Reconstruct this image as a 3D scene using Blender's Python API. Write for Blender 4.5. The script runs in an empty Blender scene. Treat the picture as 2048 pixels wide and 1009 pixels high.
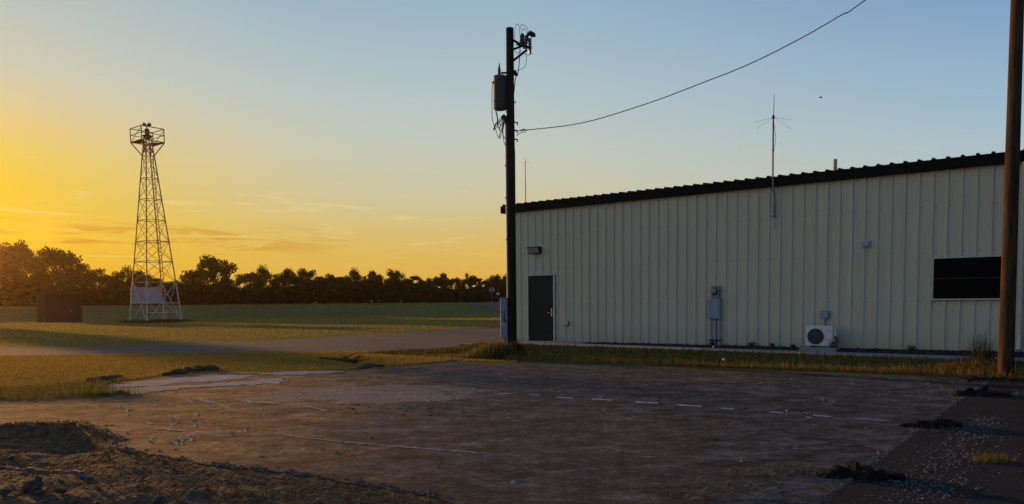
import bpy, bmesh, math, random
import numpy as np
from mathutils import Vector, Matrix, Quaternion

random.seed(7)
rng = np.random.default_rng(7)
scene = bpy.context.scene
COL = scene.collection
R = math.radians

# ------------------------------------------------------------------ camera
F = 1480.0
CAM = Vector((0, 0, 1.65))
PITCH = R(3.5)
ROLL = 0.009
CY = 603 + F * math.tan(PITCH)
fw = Vector((0, math.cos(PITCH), -math.sin(PITCH)))
u0 = Vector((0, math.sin(PITCH), math.cos(PITCH)))
r0 = Vector((1, 0, 0))
rt = r0 * math.cos(ROLL) - u0 * math.sin(ROLL)
up = u0 * math.cos(ROLL) + r0 * math.sin(ROLL)
cd = bpy.data.cameras.new("camera")
cd.sensor_width = 36
cd.lens = 36 * F / 2048
cd.shift_y = (CY - 504.5) / 2048
cd.clip_end = 6000
cam = bpy.data.objects.new("camera", cd)
COL.objects.link(cam)
m3 = Matrix((rt, up, -fw)).transposed()
cam.matrix_world = Matrix.Translation(CAM) @ m3.to_4x4()
scene.camera = cam


def ray(u, v):
    return rt * ((u - 1024) / F) + up * ((CY - v) / F) + fw


def gnd(u, v, z=0.0):
    d = ray(u, v)
    t = (z - CAM.z) / d.z
    return CAM + d * t


def dep(u, v, Y):
    d = ray(u, v)
    return CAM + d * (Y / d.y)


# building frame: x along the wall to the right, y into the building
WD = Vector((0.797, -0.603, 0)).normalized()
WN = Vector((0.603, 0.797, 0)).normalized()
WO = Vector((-0.02, 26.02, 0))
WANG = math.atan2(WD.y, WD.x)


def wpt(u, v, y=0.0):
    """pixel -> building-local point on the plane y"""
    d = ray(u, v)
    o = WO + WN * y
    t = (o - CAM).dot(WN) / d.dot(WN)
    p = CAM + d * t - WO
    return Vector((p.dot(WD), y, p.z))


def wworld(s, y, z):
    return WO + WD * s + WN * y + Vector((0, 0, z))


# ------------------------------------------------------------------ mesh builder
class MB:
    def __init__(self):
        self.v = []
        self.f = []
        self.smooth = []

    def add(self, vs, fs, smooth=False):
        o = len(self.v)
        self.v += [tuple(p) for p in vs]
        self.f += [tuple(i + o for i in q) for q in fs]
        self.smooth += [smooth] * len(fs)

    def box(self, x0, x1, y0, y1, z0, z1, M=None):
        vs = [Vector(p) for p in ((x0, y0, z0), (x1, y0, z0), (x1, y1, z0), (x0, y1, z0),
                                  (x0, y0, z1), (x1, y0, z1), (x1, y1, z1), (x0, y1, z1))]
        if M is not None:
            vs = [M @ p for p in vs]
        self.add(vs, [(3, 2, 1, 0), (4, 5, 6, 7), (0, 1, 5, 4), (1, 2, 6, 5), (2, 3, 7, 6), (3, 0, 4, 7)])
        return self

    def prism(self, poly, z0, z1):
        n = len(poly)
        vs = [(p[0], p[1], z0) for p in poly] + [(p[0], p[1], z1) for p in poly]
        fs = [tuple(range(n - 1, -1, -1)), tuple(range(n, 2 * n))]
        fs += [(i, (i + 1) % n, n + (i + 1) % n, n + i) for i in range(n)]
        self.add(vs, fs)
        return self

    def tube(self, pts, rad, n=8, cap=True):
        pts = [Vector(p) for p in pts]
        if not hasattr(rad, '__len__'):
            rad = [rad] * len(pts)
        vs = []
        prev = None
        for i, p in enumerate(pts):
            a = pts[max(i - 1, 0)]
            b = pts[min(i + 1, len(pts) - 1)]
            t = (b - a).normalized()
            if prev is None:
                ref = Vector((0, 0, 1)) if abs(t.z) < .9 else Vector((1, 0, 0))
                x = t.cross(ref).normalized()
            else:
                x = (prev - t * prev.dot(t)).normalized()
            prev = x
            y = t.cross(x)
            for k in range(n):
                an = 2 * math.pi * k / n
                vs.append(p + (x * math.cos(an) + y * math.sin(an)) * rad[i])
        fs = []
        for i in range(len(pts) - 1):
            for k in range(n):
                k2 = (k + 1) % n
                fs.append((i * n + k, i * n + k2, (i + 1) * n + k2, (i + 1) * n + k))
        self.add(vs, fs, n > 4)
        if cap:
            e = (len(pts) - 1) * n
            self.add(vs[:n], [tuple(range(n - 1, -1, -1))])
            self.add(vs[e:], [tuple(range(n))])
        return self

    def bar(self, a, b, w):
        return self.tube([a, b], w * .7071, n=4)

    def lathe(self, c, prof, n=20, axis='z'):
        vs = []
        for (r, h) in prof:
            for k in range(n):
                an = 2 * math.pi * k / n
                if axis == 'z':
                    q = (c[0] + r * math.cos(an), c[1] + r * math.sin(an), c[2] + h)
                else:   # y axis
                    q = (c[0] + r * math.cos(an), c[1] + h, c[2] - r * math.sin(an))
                vs.append(q)
        fs = []
        for i in range(len(prof) - 1):
            for k in range(n):
                k2 = (k + 1) % n
                fs.append((i * n + k, i * n + k2, (i + 1) * n + k2, (i + 1) * n + k))
        self.add(vs, fs, True)
        e = (len(prof) - 1) * n
        self.add(vs[:n], [tuple(range(n - 1, -1, -1))])
        self.add(vs[e:], [tuple(range(n))])
        return self

    def lump(self, c, r, seed=0, squash=1.0, jag=.3, sub=2):
        bm = bmesh.new()
        bmesh.ops.create_icosphere(bm, subdivisions=sub, radius=1)
        rr = random.Random(seed)
        offs = [Vector((rr.gauss(0, 1), rr.gauss(0, 1), rr.gauss(0, 1))).normalized() for _ in range(9)]
        amp = [rr.uniform(-jag, jag) for _ in offs]
        vs = []
        for v in bm.verts:
            k = 1 + sum(a * max(0, v.co.dot(o)) ** 3 for a, o in zip(amp, offs)) + rr.uniform(-jag, jag) * .25
            rx, ry, rz = r if hasattr(r, '__len__') else (r, r, r * squash)
            vs.append((c[0] + v.co.x * k * rx, c[1] + v.co.y * k * ry, c[2] + v.co.z * k * rz))
        fs = [tuple(w.index for w in f.verts) for f in bm.faces]
        bm.free()
        self.add(vs, fs)
        return self

    def build(self, name, mat, parent=None, loc=None, bevel=0):
        me = bpy.data.meshes.new(name)
        me.from_pydata(self.v, [], self.f)
        me.polygons.foreach_set('use_smooth', self.smooth)
        me.materials.append(mat)
        me.update()
        o = bpy.data.objects.new(name, me)
        COL.objects.link(o)
        if parent is not None:
            o.parent = parent
        if loc is not None:
            o.location = loc
        if bevel:
            md = o.modifiers.new('bevel', 'BEVEL')
            md.width = bevel
            md.segments = 2
            md.limit_method = 'ANGLE'
        return o


def tag(o, label=None, cat=None, group=None, kind=None):
    if label: o['label'] = label
    if cat: o['category'] = cat
    if group: o['group'] = group
    if kind: o['kind'] = kind
    return o


def empty(name, loc, rz=0.0):
    o = bpy.data.objects.new(name, None)
    o.empty_display_size = .2
    o.location = loc
    o.rotation_euler = (0, 0, rz)
    COL.objects.link(o)
    return o


def np_mesh(name, V, faces_n, mat, k):
    """V (N*k,3): N faces each of k own verts"""
    me = bpy.data.meshes.new(name)
    n = faces_n
    me.vertices.add(n * k)
    me.vertices.foreach_set('co', np.ascontiguousarray(V, dtype=np.float32).ravel())
    me.loops.add(n * k)
    me.loops.foreach_set('vertex_index', np.arange(n * k, dtype=np.int32))
    me.polygons.add(n)
    me.polygons.foreach_set('loop_start', np.arange(0, n * k, k, dtype=np.int32))
    me.polygons.foreach_set('loop_total', np.full(n, k, dtype=np.int32))
    me.materials.append(mat)
    me.update(calc_edges=True)
    me.validate()
    return me


def link(me, name, parent=None):
    o = bpy.data.objects.new(name, me)
    COL.objects.link(o)
    if parent is not None: o.parent = parent
    return o


# ------------------------------------------------------------------ materials
def nodes_of(name):
    m = bpy.data.materials.new(name)
    m.use_nodes = True
    nt = m.node_tree
    nt.nodes.clear()
    out = nt.nodes.new('ShaderNodeOutputMaterial')
    return m, nt, out


def c4(c): return (c[0], c[1], c[2], 1)


def noise(nt, vec, scale, detail=4, rough=.55, dist=0):
    n = nt.nodes.new('ShaderNodeTexNoise')
    n.inputs['Scale'].default_value = scale
    n.inputs['Detail'].default_value = detail
    n.inputs['Roughness'].default_value = rough
    n.inputs['Distortion'].default_value = dist
    nt.links.new(vec, n.inputs['Vector'])
    return n.outputs['Fac']


def mapping(nt, vec, scale=(1, 1, 1), rot=(0, 0, 0)):
    n = nt.nodes.new('ShaderNodeMapping')
    n.inputs['Scale'].default_value = scale
    n.inputs['Rotation'].default_value = rot
    nt.links.new(vec, n.inputs['Vector'])
    return n.outputs['Vector']


def ramp(nt, fac, stops):
    n = nt.nodes.new('ShaderNodeValToRGB')
    e = n.color_ramp.elements
    while len(e) < len(stops): e.new(.5)
    for k, (p, c) in enumerate(stops):
        e[k].position = p
        e[k].color = c4(c) if hasattr(c, '__len__') else (c, c, c, 1)
    nt.links.new(fac, n.inputs['Fac'])
    return n.outputs['Color']


def mixc(nt, fac, a, b, mode='MIX'):
    n = nt.nodes.new('ShaderNodeMix')
    n.data_type = 'RGBA'
    n.blend_type = mode
    for s, val in ((n.inputs[0], fac), (n.inputs[6], a), (n.inputs[7], b)):
        if hasattr(val, 'is_linked'):
            nt.links.new(val, s)
        elif hasattr(val, '__len__'):
            s.default_value = c4(val)
        else:
            s.default_value = val
    return n.outputs[2]


def bump(nt, h, strength, dist):
    n = nt.nodes.new('ShaderNodeBump')
    n.inputs['Strength'].default_value = strength
    n.inputs['Distance'].default_value = dist
    nt.links.new(h, n.inputs['Height'])
    return n.outputs['Normal']


def geo_pos(nt):
    return nt.nodes.new('ShaderNodeNewGeometry').outputs['Position']


def obj_co(nt):
    return nt.nodes.new('ShaderNodeTexCoord').outputs['Object']


def bsdf(nt, out, col, rough=.8, spec=.3, metal=0, normal=None):
    b = nt.nodes.new('ShaderNodeBsdfPrincipled')
    if hasattr(col, 'is_linked'):
        nt.links.new(col, b.inputs['Base Color'])
    else:
        b.inputs['Base Color'].default_value = c4(col)
    if hasattr(rough, 'is_linked'):
        nt.links.new(rough, b.inputs['Roughness'])
    else:
        b.inputs['Roughness'].default_value = rough
    b.inputs['Specular IOR Level'].default_value = spec
    b.inputs['Metallic'].default_value = metal
    if normal is not None: nt.links.new(normal, b.inputs['Normal'])
    nt.links.new(b.outputs[0], out.inputs['Surface'])
    return b


def simple(name, col, rough=.7, var=.18, scale=6, spec=.3, metal=0, bmp=0, stretch=(1, 1, 1)):
    m, nt, out = nodes_of(name)
    co = mapping(nt, obj_co(nt), stretch)
    n = noise(nt, co, scale, 5, .6)
    lo = [c * (1 - var) for c in col]
    hi = [min(1, c * (1 + var)) for c in col]
    c = ramp(nt, n, [(.3, lo), (.7, hi)])
    nm = bump(nt, n, bmp, .02) if bmp else None
    bsdf(nt, out, c, rough, spec, metal, nm)
    return m


def mat_grass(name, stops, trans=.45, patch=.25, dry=(.16, .12, .04)):
    m, nt, out = nodes_of(name)
    g = nt.nodes.new('ShaderNodeNewGeometry')
    c = ramp(nt, g.outputs['Random Per Island'], stops)
    p = noise(nt, mapping(nt, g.outputs['Position'], (.45, 1.7, 1), (0, 0, .12)), patch, 5, .65)
    f = ramp(nt, p, [(.45, 0.0), (.68, .75)])
    c = mixc(nt, f, c, dry)
    d = nt.nodes.new('ShaderNodeBsdfDiffuse')
    t = nt.nodes.new('ShaderNodeBsdfTranslucent')
    nt.links.new(c, d.inputs['Color'])
    nt.links.new(c, t.inputs['Color'])
    mx = nt.nodes.new('ShaderNodeMixShader')
    mx.inputs[0].default_value = trans
    nt.links.new(d.outputs[0], mx.inputs[1])
    nt.links.new(t.outputs[0], mx.inputs[2])
    nt.links.new(mx.outputs[0], out.inputs['Surface'])
    return m


def mat_ground():
    m, nt, out = nodes_of('ground_turf')
    p = geo_pos(nt)
    n1 = noise(nt, p, .12, 5, .6)
    n2 = noise(nt, p, 6.0, 6, .7)
    n3 = noise(nt, mapping(nt, p, (.25, 1.6, 1), (0, 0, .15)), .45, 4, .6)
    c = ramp(nt, n2, [(.3, (.05, .048, .008)), (.55, (.11, .1, .017)), (.75, (.18, .15, .035))])
    c = mixc(nt, ramp(nt, n1, [(.42, 0.0), (.65, .7)]), c, (.14, .115, .03))
    c = mixc(nt, ramp(nt, n3, [(.5, 0.0), (.7, .5)]), c, (.06, .065, .014))
    nm = bump(nt, n2, .9, .06)
    bsdf(nt, out, c, .95, .1, 0, nm)
    return m


import mathutils
_g = gnd(745, 786)
_e = mathutils.Euler((0, 0, .1)).to_matrix() @ Vector((_g.x * .62, _g.y, 0))
DUST_C = (_e.x, _e.y, 0)


def mat_lot():
    m, nt, out = nodes_of('lot_dirt_asphalt')
    p = geo_pos(nt)
    fine = noise(nt, p, 34, 8, .8)
    mid = noise(nt, p, 2.4, 10, .74)
    patch = noise(nt, p, .75, 6, .62, .8)
    st = noise(nt, mapping(nt, p, (.5, 1.15, 1), (0, 0, .32)), 1.3, 9, .72, .8)
    st2 = noise(nt, mapping(nt, p, (.9, 2.2, 1), (0, 0, .28)), 1.8, 8, .76, .5)
    big = noise(nt, p, .16, 3, .5)
    c = ramp(nt, mid, [(.36, (.032, .0315, .031)), (.47, (.060, .058, .057)), (.54, (.086, .083, .081)), (.68, (.125, .122, .12))])
    # sandier and browner towards the left, low-sun orange painted into the colour
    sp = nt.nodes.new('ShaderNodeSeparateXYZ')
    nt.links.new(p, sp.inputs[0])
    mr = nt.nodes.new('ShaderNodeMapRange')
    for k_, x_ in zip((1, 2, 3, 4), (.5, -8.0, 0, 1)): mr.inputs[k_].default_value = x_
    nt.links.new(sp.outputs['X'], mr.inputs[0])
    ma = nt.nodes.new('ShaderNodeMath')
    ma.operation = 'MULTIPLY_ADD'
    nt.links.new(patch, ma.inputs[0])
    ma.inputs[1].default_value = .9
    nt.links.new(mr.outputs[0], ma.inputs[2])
    sand_sunlit = ramp(nt, ma.outputs[0], [(.68, 0.0), (1.3, .95)])
    c = mixc(nt, sand_sunlit, c, mixc(nt, 1.0, (.36, .195, .075), ramp(nt, mid, [(.3, .35), (.7, 1.3)]), 'MULTIPLY'))
    c = mixc(nt, 1.0, c, ramp(nt, st, [(.36, .6), (.5, .9), (.66, 1.45)]), 'MULTIPLY')
    c = mixc(nt, 1.0, c, ramp(nt, st2, [(.40, 1.25), (.52, 1.0), (.62, .35)]), 'MULTIPLY')
    c = mixc(nt, ramp(nt, patch, [(.56, 0.0), (.7, .3)]), c, (.11, .1, .092))
    grit = noise(nt, p, 10, 7, .82)
    c = mixc(nt, 1.0, c, ramp(nt, grit, [(.30, .35), (.46, .85), (.54, 1.15), (.70, 2.4)]), 'MULTIPLY')
    c = mixc(nt, ramp(nt, fine, [(.60, 0.0), (.68, .8)]), c, (.22, .2, .18))
    c = mixc(nt, ramp(nt, fine, [(.32, .8), (.42, 0.0)]), c, (.012, .011, .010))
    # dusty pale patch left of the lot's middle
    dm = nt.nodes.new('ShaderNodeVectorMath')
    dm.operation = 'DISTANCE'
    nt.links.new(mapping(nt, p, (.62, 1.0, 0), (0, 0, .1)), dm.inputs[0])
    dm.inputs[1].default_value = DUST_C
    dd = nt.nodes.new('ShaderNodeMath')
    dd.operation = 'MULTIPLY_ADD'
    nt.links.new(patch, dd.inputs[0])
    dd.inputs[1].default_value = -2.4
    nt.links.new(dm.outputs['Value'], dd.inputs[2])
    c = mixc(nt, ramp(nt, dd.outputs[0], [(-.1, .6), (.2, 0.0)]), c, mixc(nt, 1.0, (.27, .245, .23), ramp(nt, grit, [(.3, .5), (.7, 1.3)]), 'MULTIPLY'))
    vo = nt.nodes.new('ShaderNodeTexVoronoi')
    vo.feature = 'DISTANCE_TO_EDGE'
    vo.inputs['Scale'].default_value = .33
    wob = nt.nodes.new('ShaderNodeTexNoise')
    wob.inputs['Scale'].default_value = 1.6
    nt.links.new(p, wob.inputs['Vector'])
    ad = mixc(nt, .35, p, wob.outputs['Color'], 'ADD')
    nt.links.new(ad, vo.inputs['Vector'])
    crack = ramp(nt, vo.outputs['Distance'], [(.0, .9), (.016, 0.0)])
    crack = mixc(nt, ramp(nt, patch, [(.42, 0.0), (.6, 1.0)]), (0, 0, 0), crack)
    c = mixc(nt, crack, c, (.012, .011, .010))
    h = mixc(nt, .6, mid, st2, 'ADD')
    h2 = mixc(nt, .7, h, grit, 'ADD')
    nm = bump(nt, h2, 1.0, .06)
    bsdf(nt, out, c, .92, .15, 0, nm)
    return m


def mat_rough(name, lo, mid, hi, sc=30, bmp=.8, dist=.03, stretch=(1, 1, 1), rot=0, rough=.92, spec=.2):
    m, nt, out = nodes_of(name)
    p = mapping(nt, geo_pos(nt), stretch, (0, 0, rot))
    n = noise(nt, p, sc, 7, .72)
    n2 = noise(nt, p, sc * .09, 4, .6)
    c = ramp(nt, n, [(.28, lo), (.5, mid), (.74, hi)])
    c = mixc(nt, ramp(nt, n2, [(.4, 0.0), (.7, .55)]), c, lo)
    bsdf(nt, out, c, rough, spec, 0, bump(nt, n, bmp, dist))
    return m


def mat_wall():
    m, nt, out = nodes_of('painted_steel_siding')
    co = obj_co(nt)
    n = noise(nt, mapping(nt, co, (2.2, 2.2, .12)), 2.0, 5, .6)
    n2 = noise(nt, co, .5, 4, .6)
    fine = noise(nt, co, 60, 3, .6)
    c = ramp(nt, n, [(.3, (.50, .455, .335)), (.7, (.585, .535, .395))])
    c = mixc(nt, ramp(nt, n2, [(.4, 0.0), (.75, .25)]), c, (.46, .425, .33))
    # splash dirt along the foot of the sheets
    sep = nt.nodes.new('ShaderNodeSeparateXYZ')
    nt.links.new(co, sep.inputs[0])
    mr = nt.nodes.new('ShaderNodeMapRange')
    mr.inputs[1].default_value = .2
    mr.inputs[2].default_value = 1.0
    mr.inputs[3].default_value = .55
    mr.inputs[4].default_value = 0
    nt.links.new(sep.outputs['Z'], mr.inputs[0])
    mm = nt.nodes.new('ShaderNodeMath')
    mm.operation = 'MULTIPLY'
    nt.links.new(mr.outputs[0], mm.inputs[0])
    nt.links.new(n, mm.inputs[1])
    c = mixc(nt, mm.outputs[0], c, (.2, .17, .12))
    # sheet screws: small dark dots in rows every 1.5 m up and every rib
    wv = noise(nt, mapping(nt, co, (1.1, 1.1, .5)), 1.6, 3, .5)
    bsdf(nt, out, c, .45, .35, 0, bump(nt, wv, .35, .03))
    return m


def mat_wood(name, base, dark):
    m, nt, out = nodes_of(name)
    co = obj_co(nt)
    n = noise(nt, mapping(nt, co, (9, 9, .35)), 3.5, 6, .7, .4)
    n2 = noise(nt, mapping(nt, co, (3, 3, .8)), 1.6, 4, .6)
    c = ramp(nt, n, [(.32, dark), (.62, base)])
    c = mixc(nt, ramp(nt, n2, [(.45, 0.0), (.7, .7)]), c, dark)
    bsdf(nt, out, c, .88, .2, 0, bump(nt, n, .9, .02))
    return m


def mat_leaf(name, stops, trans=.35):
    m, nt, out = nodes_of(name)
    g = nt.nodes.new('ShaderNodeNewGeometry')
    c = ramp(nt, g.outputs['Random Per Island'], stops)
    d = nt.nodes.new('ShaderNodeBsdfDiffuse')
    t = nt.nodes.new('ShaderNodeBsdfTranslucent')
    nt.links.new(c, d.inputs['Color'])
    nt.links.new(c, t.inputs['Color'])
    mx = nt.nodes.new('ShaderNodeMixShader')
    mx.inputs[0].default_value = trans
    nt.links.new(d.outputs[0], mx.inputs[1])
    nt.links.new(t.outputs[0], mx.inputs[2])
    nt.links.new(mx.outputs[0], out.inputs['Surface'])
    return m


def mat_glass_dark():
    m, nt, out = nodes_of('dark_window_glass')
    n = noise(nt, obj_co(nt), .8, 2, .5)
    c = ramp(nt, n, [(.3, (.0015, .0015, .002)), (.7, (.004, .004, .0045))])
    bsdf(nt, out, c, .25, .03)
    return m


M = {}
M['ground'] = mat_ground()
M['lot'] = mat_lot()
M['drive'] = mat_rough('drive_asphalt', (.036, .029, .024), (.078, .064, .052), (.13, .108, .086), 7, .6, .02, (.5, 1.4, 1), .2)
M['soil'] = mat_rough('loose_soil', (.035, .022, .012), (.125, .082, .044), (.25, .175, .105), 9, 1.0, .07)
M['dark_asphalt'] = mat_rough('fresh_dark_asphalt', (.005, .005, .0055), (.012, .012, .013), (.034, .034, .035), 22, 1.0, .03)
M['pale_slab'] = mat_rough('dusty_pale_slab', (.11, .09, .075), (.34, .29, .25), (.52, .46, .4), 4, .9, .04, (.5, 1.8, 1), .3)
M['concrete'] = mat_rough('walk_concrete', (.17, .165, .155), (.26, .25, .235), (.34, .33, .31), 9, .3, .01)
M['gravel'] = mat_rough('dark_gravel_bed', (.01, .01, .01), (.04, .038, .036), (.14, .135, .13), 26, 1.0, .05)
M['pebble'] = mat_rough('pale_pebble', (.035, .034, .032), (.095, .09, .086), (.22, .21, .2), 12, .4, .01)
M['crumb'] = mat_rough('dirt_crumb', (.04, .03, .022), (.11, .085, .06), (.24, .19, .14), 14, .6, .02)
M['stone'] = mat_rough('field_stone', (.03, .025, .02), (.075, .066, .055), (.15, .135, .12), 9, .8, .02)
M['clod'] = mat_rough('dark_clod', (.004, .004, .004), (.011, .010, .0095), (.035, .031, .028), 20, 1.0, .04)
M['paint'] = mat_rough('worn_line_paint', (.10, .097, .094), (.38, .375, .37), (.62, .61, .61), 9, .4, .01)
M['dust'] = mat_rough('pale_dust_trail', (.16, .13, .1), (.42, .36, .3), (.62, .55, .47), 22, .5, .02)
M['road_far'] = mat_rough('far_road_concrete', (.2, .19, .16), (.3, .28, .24), (.4, .38, .33), 2, .2, .01)
M['wall'] = mat_wall()
M['trim'] = simple('pale_trim_paint', (.5, .48, .39), .45, .08)
M['fascia'] = simple('dark_bronze_fascia', (.007, .006, .0055), .7, .15, spec=.1)
M['roof'] = simple('dark_roof_steel', (.012, .011, .010), .6, .15, spec=.15)
M['door'] = simple('charcoal_door_paint', (.013, .015, .015), .55, .12, spec=.2)
M['steel'] = simple('brushed_steel', (.55, .55, .56), .3, .08, metal=1)
M['glass'] = mat_glass_dark()
M['galv'] = simple('galvanised_grey', (.2, .21, .225), .5, .12, metal=.2)
M['bluebox'] = simple('grey_blue_enclosure', (.24, .29, .36), .5, .08, 3)
M['pvc'] = simple('grey_conduit', (.33, .35, .38), .55, .08)
M['ac'] = simple('white_enamel', (.62, .63, .63), .4, .05)
M['black'] = simple('black_plastic', (.012, .012, .013), .5, .1)
M['wire'] = simple('black_cable', (.012, .012, .014), .6, .1)
M['lens'] = simple('lamp_lens_unlit', (.3, .3, .29), .2, .06)
M['bronze'] = simple('bronze_housing', (.02, .017, .014), .5, .1)
M['xfmr'] = simple('transformer_grey', (.085, .09, .097), .5, .12)
M['ceramic'] = simple('brown_ceramic', (.06, .05, .045), .3, .1)
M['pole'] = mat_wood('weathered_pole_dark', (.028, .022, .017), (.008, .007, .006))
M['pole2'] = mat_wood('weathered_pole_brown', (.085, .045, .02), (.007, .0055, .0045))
M['tower_orange'] = simple('faded_tower_paint', (.55, .29, .13), .6, .25, 2)
M['tower_white'] = simple('white_tower_paint', (.47, .45, .43), .5, .1, 2)
M['panel_white'] = simple('white_board_back', (.46, .47, .52), .5, .1, 1.5)
M['grate'] = simple('tower_grate', (.06, .04, .03), .7, .2)
M['shed'] = simple('brown_shed_boards', (.03, .021, .015), .85, .3, 3, stretch=(4, 4, .3))
M['shed_roof'] = simple('shed_roof_tar', (.04, .03, .025), .9, .2)
M['sign_red'] = simple('stop_sign_red', (.42, .02, .018), .5, .06)
M['sign_white'] = simple('sign_white', (.7, .7, .68), .5, .05)
M['post'] = simple('sign_post_steel', (.2, .2, .19), .6, .15)
M['bark'] = mat_wood('tree_bark', (.06, .045, .033), (.02, .015, .012))
M['leaf'] = mat_leaf('tree_leaves', [(0, (.018, .024, .008)), (.5, (.034, .042, .012)), (1, (.06, .064, .018))])
M['leaf2'] = mat_leaf('undergrowth_leaves', [(0, (.014, .018, .007)), (1, (.036, .04, .012))], .2)
M['grass'] = mat_grass('field_grass', [(0, (.125, .115, .013)), (.5, (.29, .245, .032)), (1, (.46, .35, .07))], .45, .22, (.36, .26, .065))
M['lawn'] = mat_grass('dry_lawn', [(0, (.10, .09, .015)), (.4, (.24, .19, .035)), (.75, (.4, .28, .065)), (1, (.56, .38, .11))], .5, .3, (.36, .23, .07))
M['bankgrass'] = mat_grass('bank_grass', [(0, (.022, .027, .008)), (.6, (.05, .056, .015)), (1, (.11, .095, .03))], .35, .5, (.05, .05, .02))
M['drygrass'] = mat_grass('dry_grass', [(0, (.12, .08, .02)), (.5, (.28, .18, .055)), (1, (.42, .28, .1))], .5, .8, (.16, .12, .035))
M['tall'] = mat_grass('tall_grass', [(0, (.05, .06, .015)), (.5, (.12, .12, .03)), (1, (.26, .21, .07))], .5, .9, (.2, .16, .05))
M['weed2'] = mat_grass('seeding_weed', [(0, (.03, .034, .01)), (.6, (.07, .07, .02)), (1, (.2, .15, .06))], .4, .9, (.06, .055, .02))
M['weed'] = mat_grass('weed_leaf', [(0, (.02, .018, .008)), (.7, (.06, .05, .022)), (1, (.14, .11, .06))], .35, .9, (.04, .034, .016))
M['straw'] = mat_grass('straw', [(0, (.05, .04, .028)), (.7, (.17, .145, .1)), (1, (.36, .32, .25))], .15, .9, (.2, .17, .11))
M['fibre'] = mat_grass('root_fibre', [(0, (.03, .02, .01)), (.6, (.11, .075, .04)), (.92, (.2, .14, .08)), (1, (.36, .3, .2))], .15, .9, (.06, .045, .025))
M['bird'] = simple('bird_dark', (.02, .02, .022), .8, .1)
M['red_mark'] = simple('red_badge', (.5, .05, .05), .5, .05)
M['flower'] = simple('pale_flower', (.6, .58, .3), .8, .1)

# ------------------------------------------------------------------ ground shape
LIP_PX = [(-500, 866), (-120, 856), (0, 851), (60, 847), (150, 846), (175, 857), (205, 867), (243, 882), (225, 892),
          (262, 900), (420, 931), (520, 941), (620, 953), (760, 975), (900, 1003), (1010, 1045), (1030, 1200)]
LIP = [gnd(u, v).xy for u, v in LIP_PX]


def inpoly(X, Y, poly):
    ins = np.zeros(X.shape, bool)
    n = len(poly)
    for i in range(n):
        x1, y1 = poly[i][0], poly[i][1]
        x2, y2 = poly[(i + 1) % n][0], poly[(i + 1) % n][1]
        c = ((y1 > Y) != (y2 > Y)) & (X < (x2 - x1) * (Y - y1) / ((y2 - y1) if abs(y2 - y1) > 1e-9 else 1e-9) + x1)
        ins ^= c
    return ins


def distpoly(X, Y, pts):
    D = np.full(X.shape, 1e9)
    for a, b in zip(pts[:-1], pts[1:]):
        ax, ay, bx, by = a[0], a[1], b[0], b[1]
        L2 = (bx - ax) ** 2 + (by - ay) ** 2
        t = np.clip(((X - ax) * (bx - ax) + (Y - ay) * (by - ay)) / L2, 0, 1)
        D = np.minimum(D, np.hypot(X - ax - t * (bx - ax), Y - ay - t * (by - ay)))
    return D


def sst(a, b, x):
    t = np.clip((x - a) / (b - a), 0, 1)
    return t * t * (3 - 2 * t)


def vnoise(X, Y, sc, seed):
    r = np.random.default_rng(seed)
    tab = r.random((64, 64))
    x = X * sc
    y = Y * sc
    xi = np.floor(x).astype(int)
    yi = np.floor(y).astype(int)
    fx = x - xi
    fy = y - yi
    fx = fx * fx * (3 - 2 * fx)
    fy = fy * fy * (3 - 2 * fy)
    g = lambda a, b: tab[a % 64, b % 64]
    return (g(xi, yi) * (1 - fx) + g(xi + 1, yi) * fx) * (1 - fy) + (g(xi, yi + 1) * (1 - fx) + g(xi + 1, yi + 1) * fx) * fy - .5


HOLLOW = [tuple(p) for p in LIP] + [(1.2, -6), (-30, -6), (-30, 9.5)]
WALK_Z = 0.27
ROAD_Y0, ROAD_Y1, ROAD_Z = 127.0, 135.0, 1.42


def Z(X, Y):
    X = np.asarray(X, float)
    Y = np.asarray(Y, float)
    dx = X - WO.x
    dy = Y - WO.y
    s = dx * WD.x + dy * WD.y
    n = -(dx * WN.x + dy * WN.y)
    mask = sst(-1.6, .2, s)
    z = WALK_Z * mask * (1 - sst(1.75, 3.0, n)) - .015 * mask * (n < 1.75)
    # far field: shallow swale then the road embankment
    far = sst(66, 92, Y)
    z = z * (1 - far) + far * (-.35 + (ROAD_Z + .35) * sst(96, 126, Y))
    z += vnoise(X, Y, .12, 1) * .12 * sst(32, 55, Y) * (1 - sst(110, 124, Y))
    # hollow and spoil at the lower left
    inside = inpoly(X, Y, HOLLOW)
    d = distpoly(X, Y, LIP)
    deep = .17 * (1 - sst(-5.6, -3.9, X))
    rise = deep * (1 - 1.1 * sst(.25, 1.9, d))
    mound = .03 * np.exp(-((X + 3.5) ** 2 / 1.3 + (Y - 6.55) ** 2 / .5))
    bumps = (vnoise(X, Y, 1.6, 3) * .07 + vnoise(X, Y, 5, 4) * .035) * sst(.02, .4, d)
    z = np.where(inside, z - .012 - rise * sst(.0, .1, d) + (mound + bumps) * sst(0, .5, d), z)
    return z


def zat(x, y): return float(Z(np.array([x]), np.array([y]))[0])


def axis(segs):
    out = []
    for a, b, st in segs:
        out += list(np.arange(a, b, st))
    return np.array(out)


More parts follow.
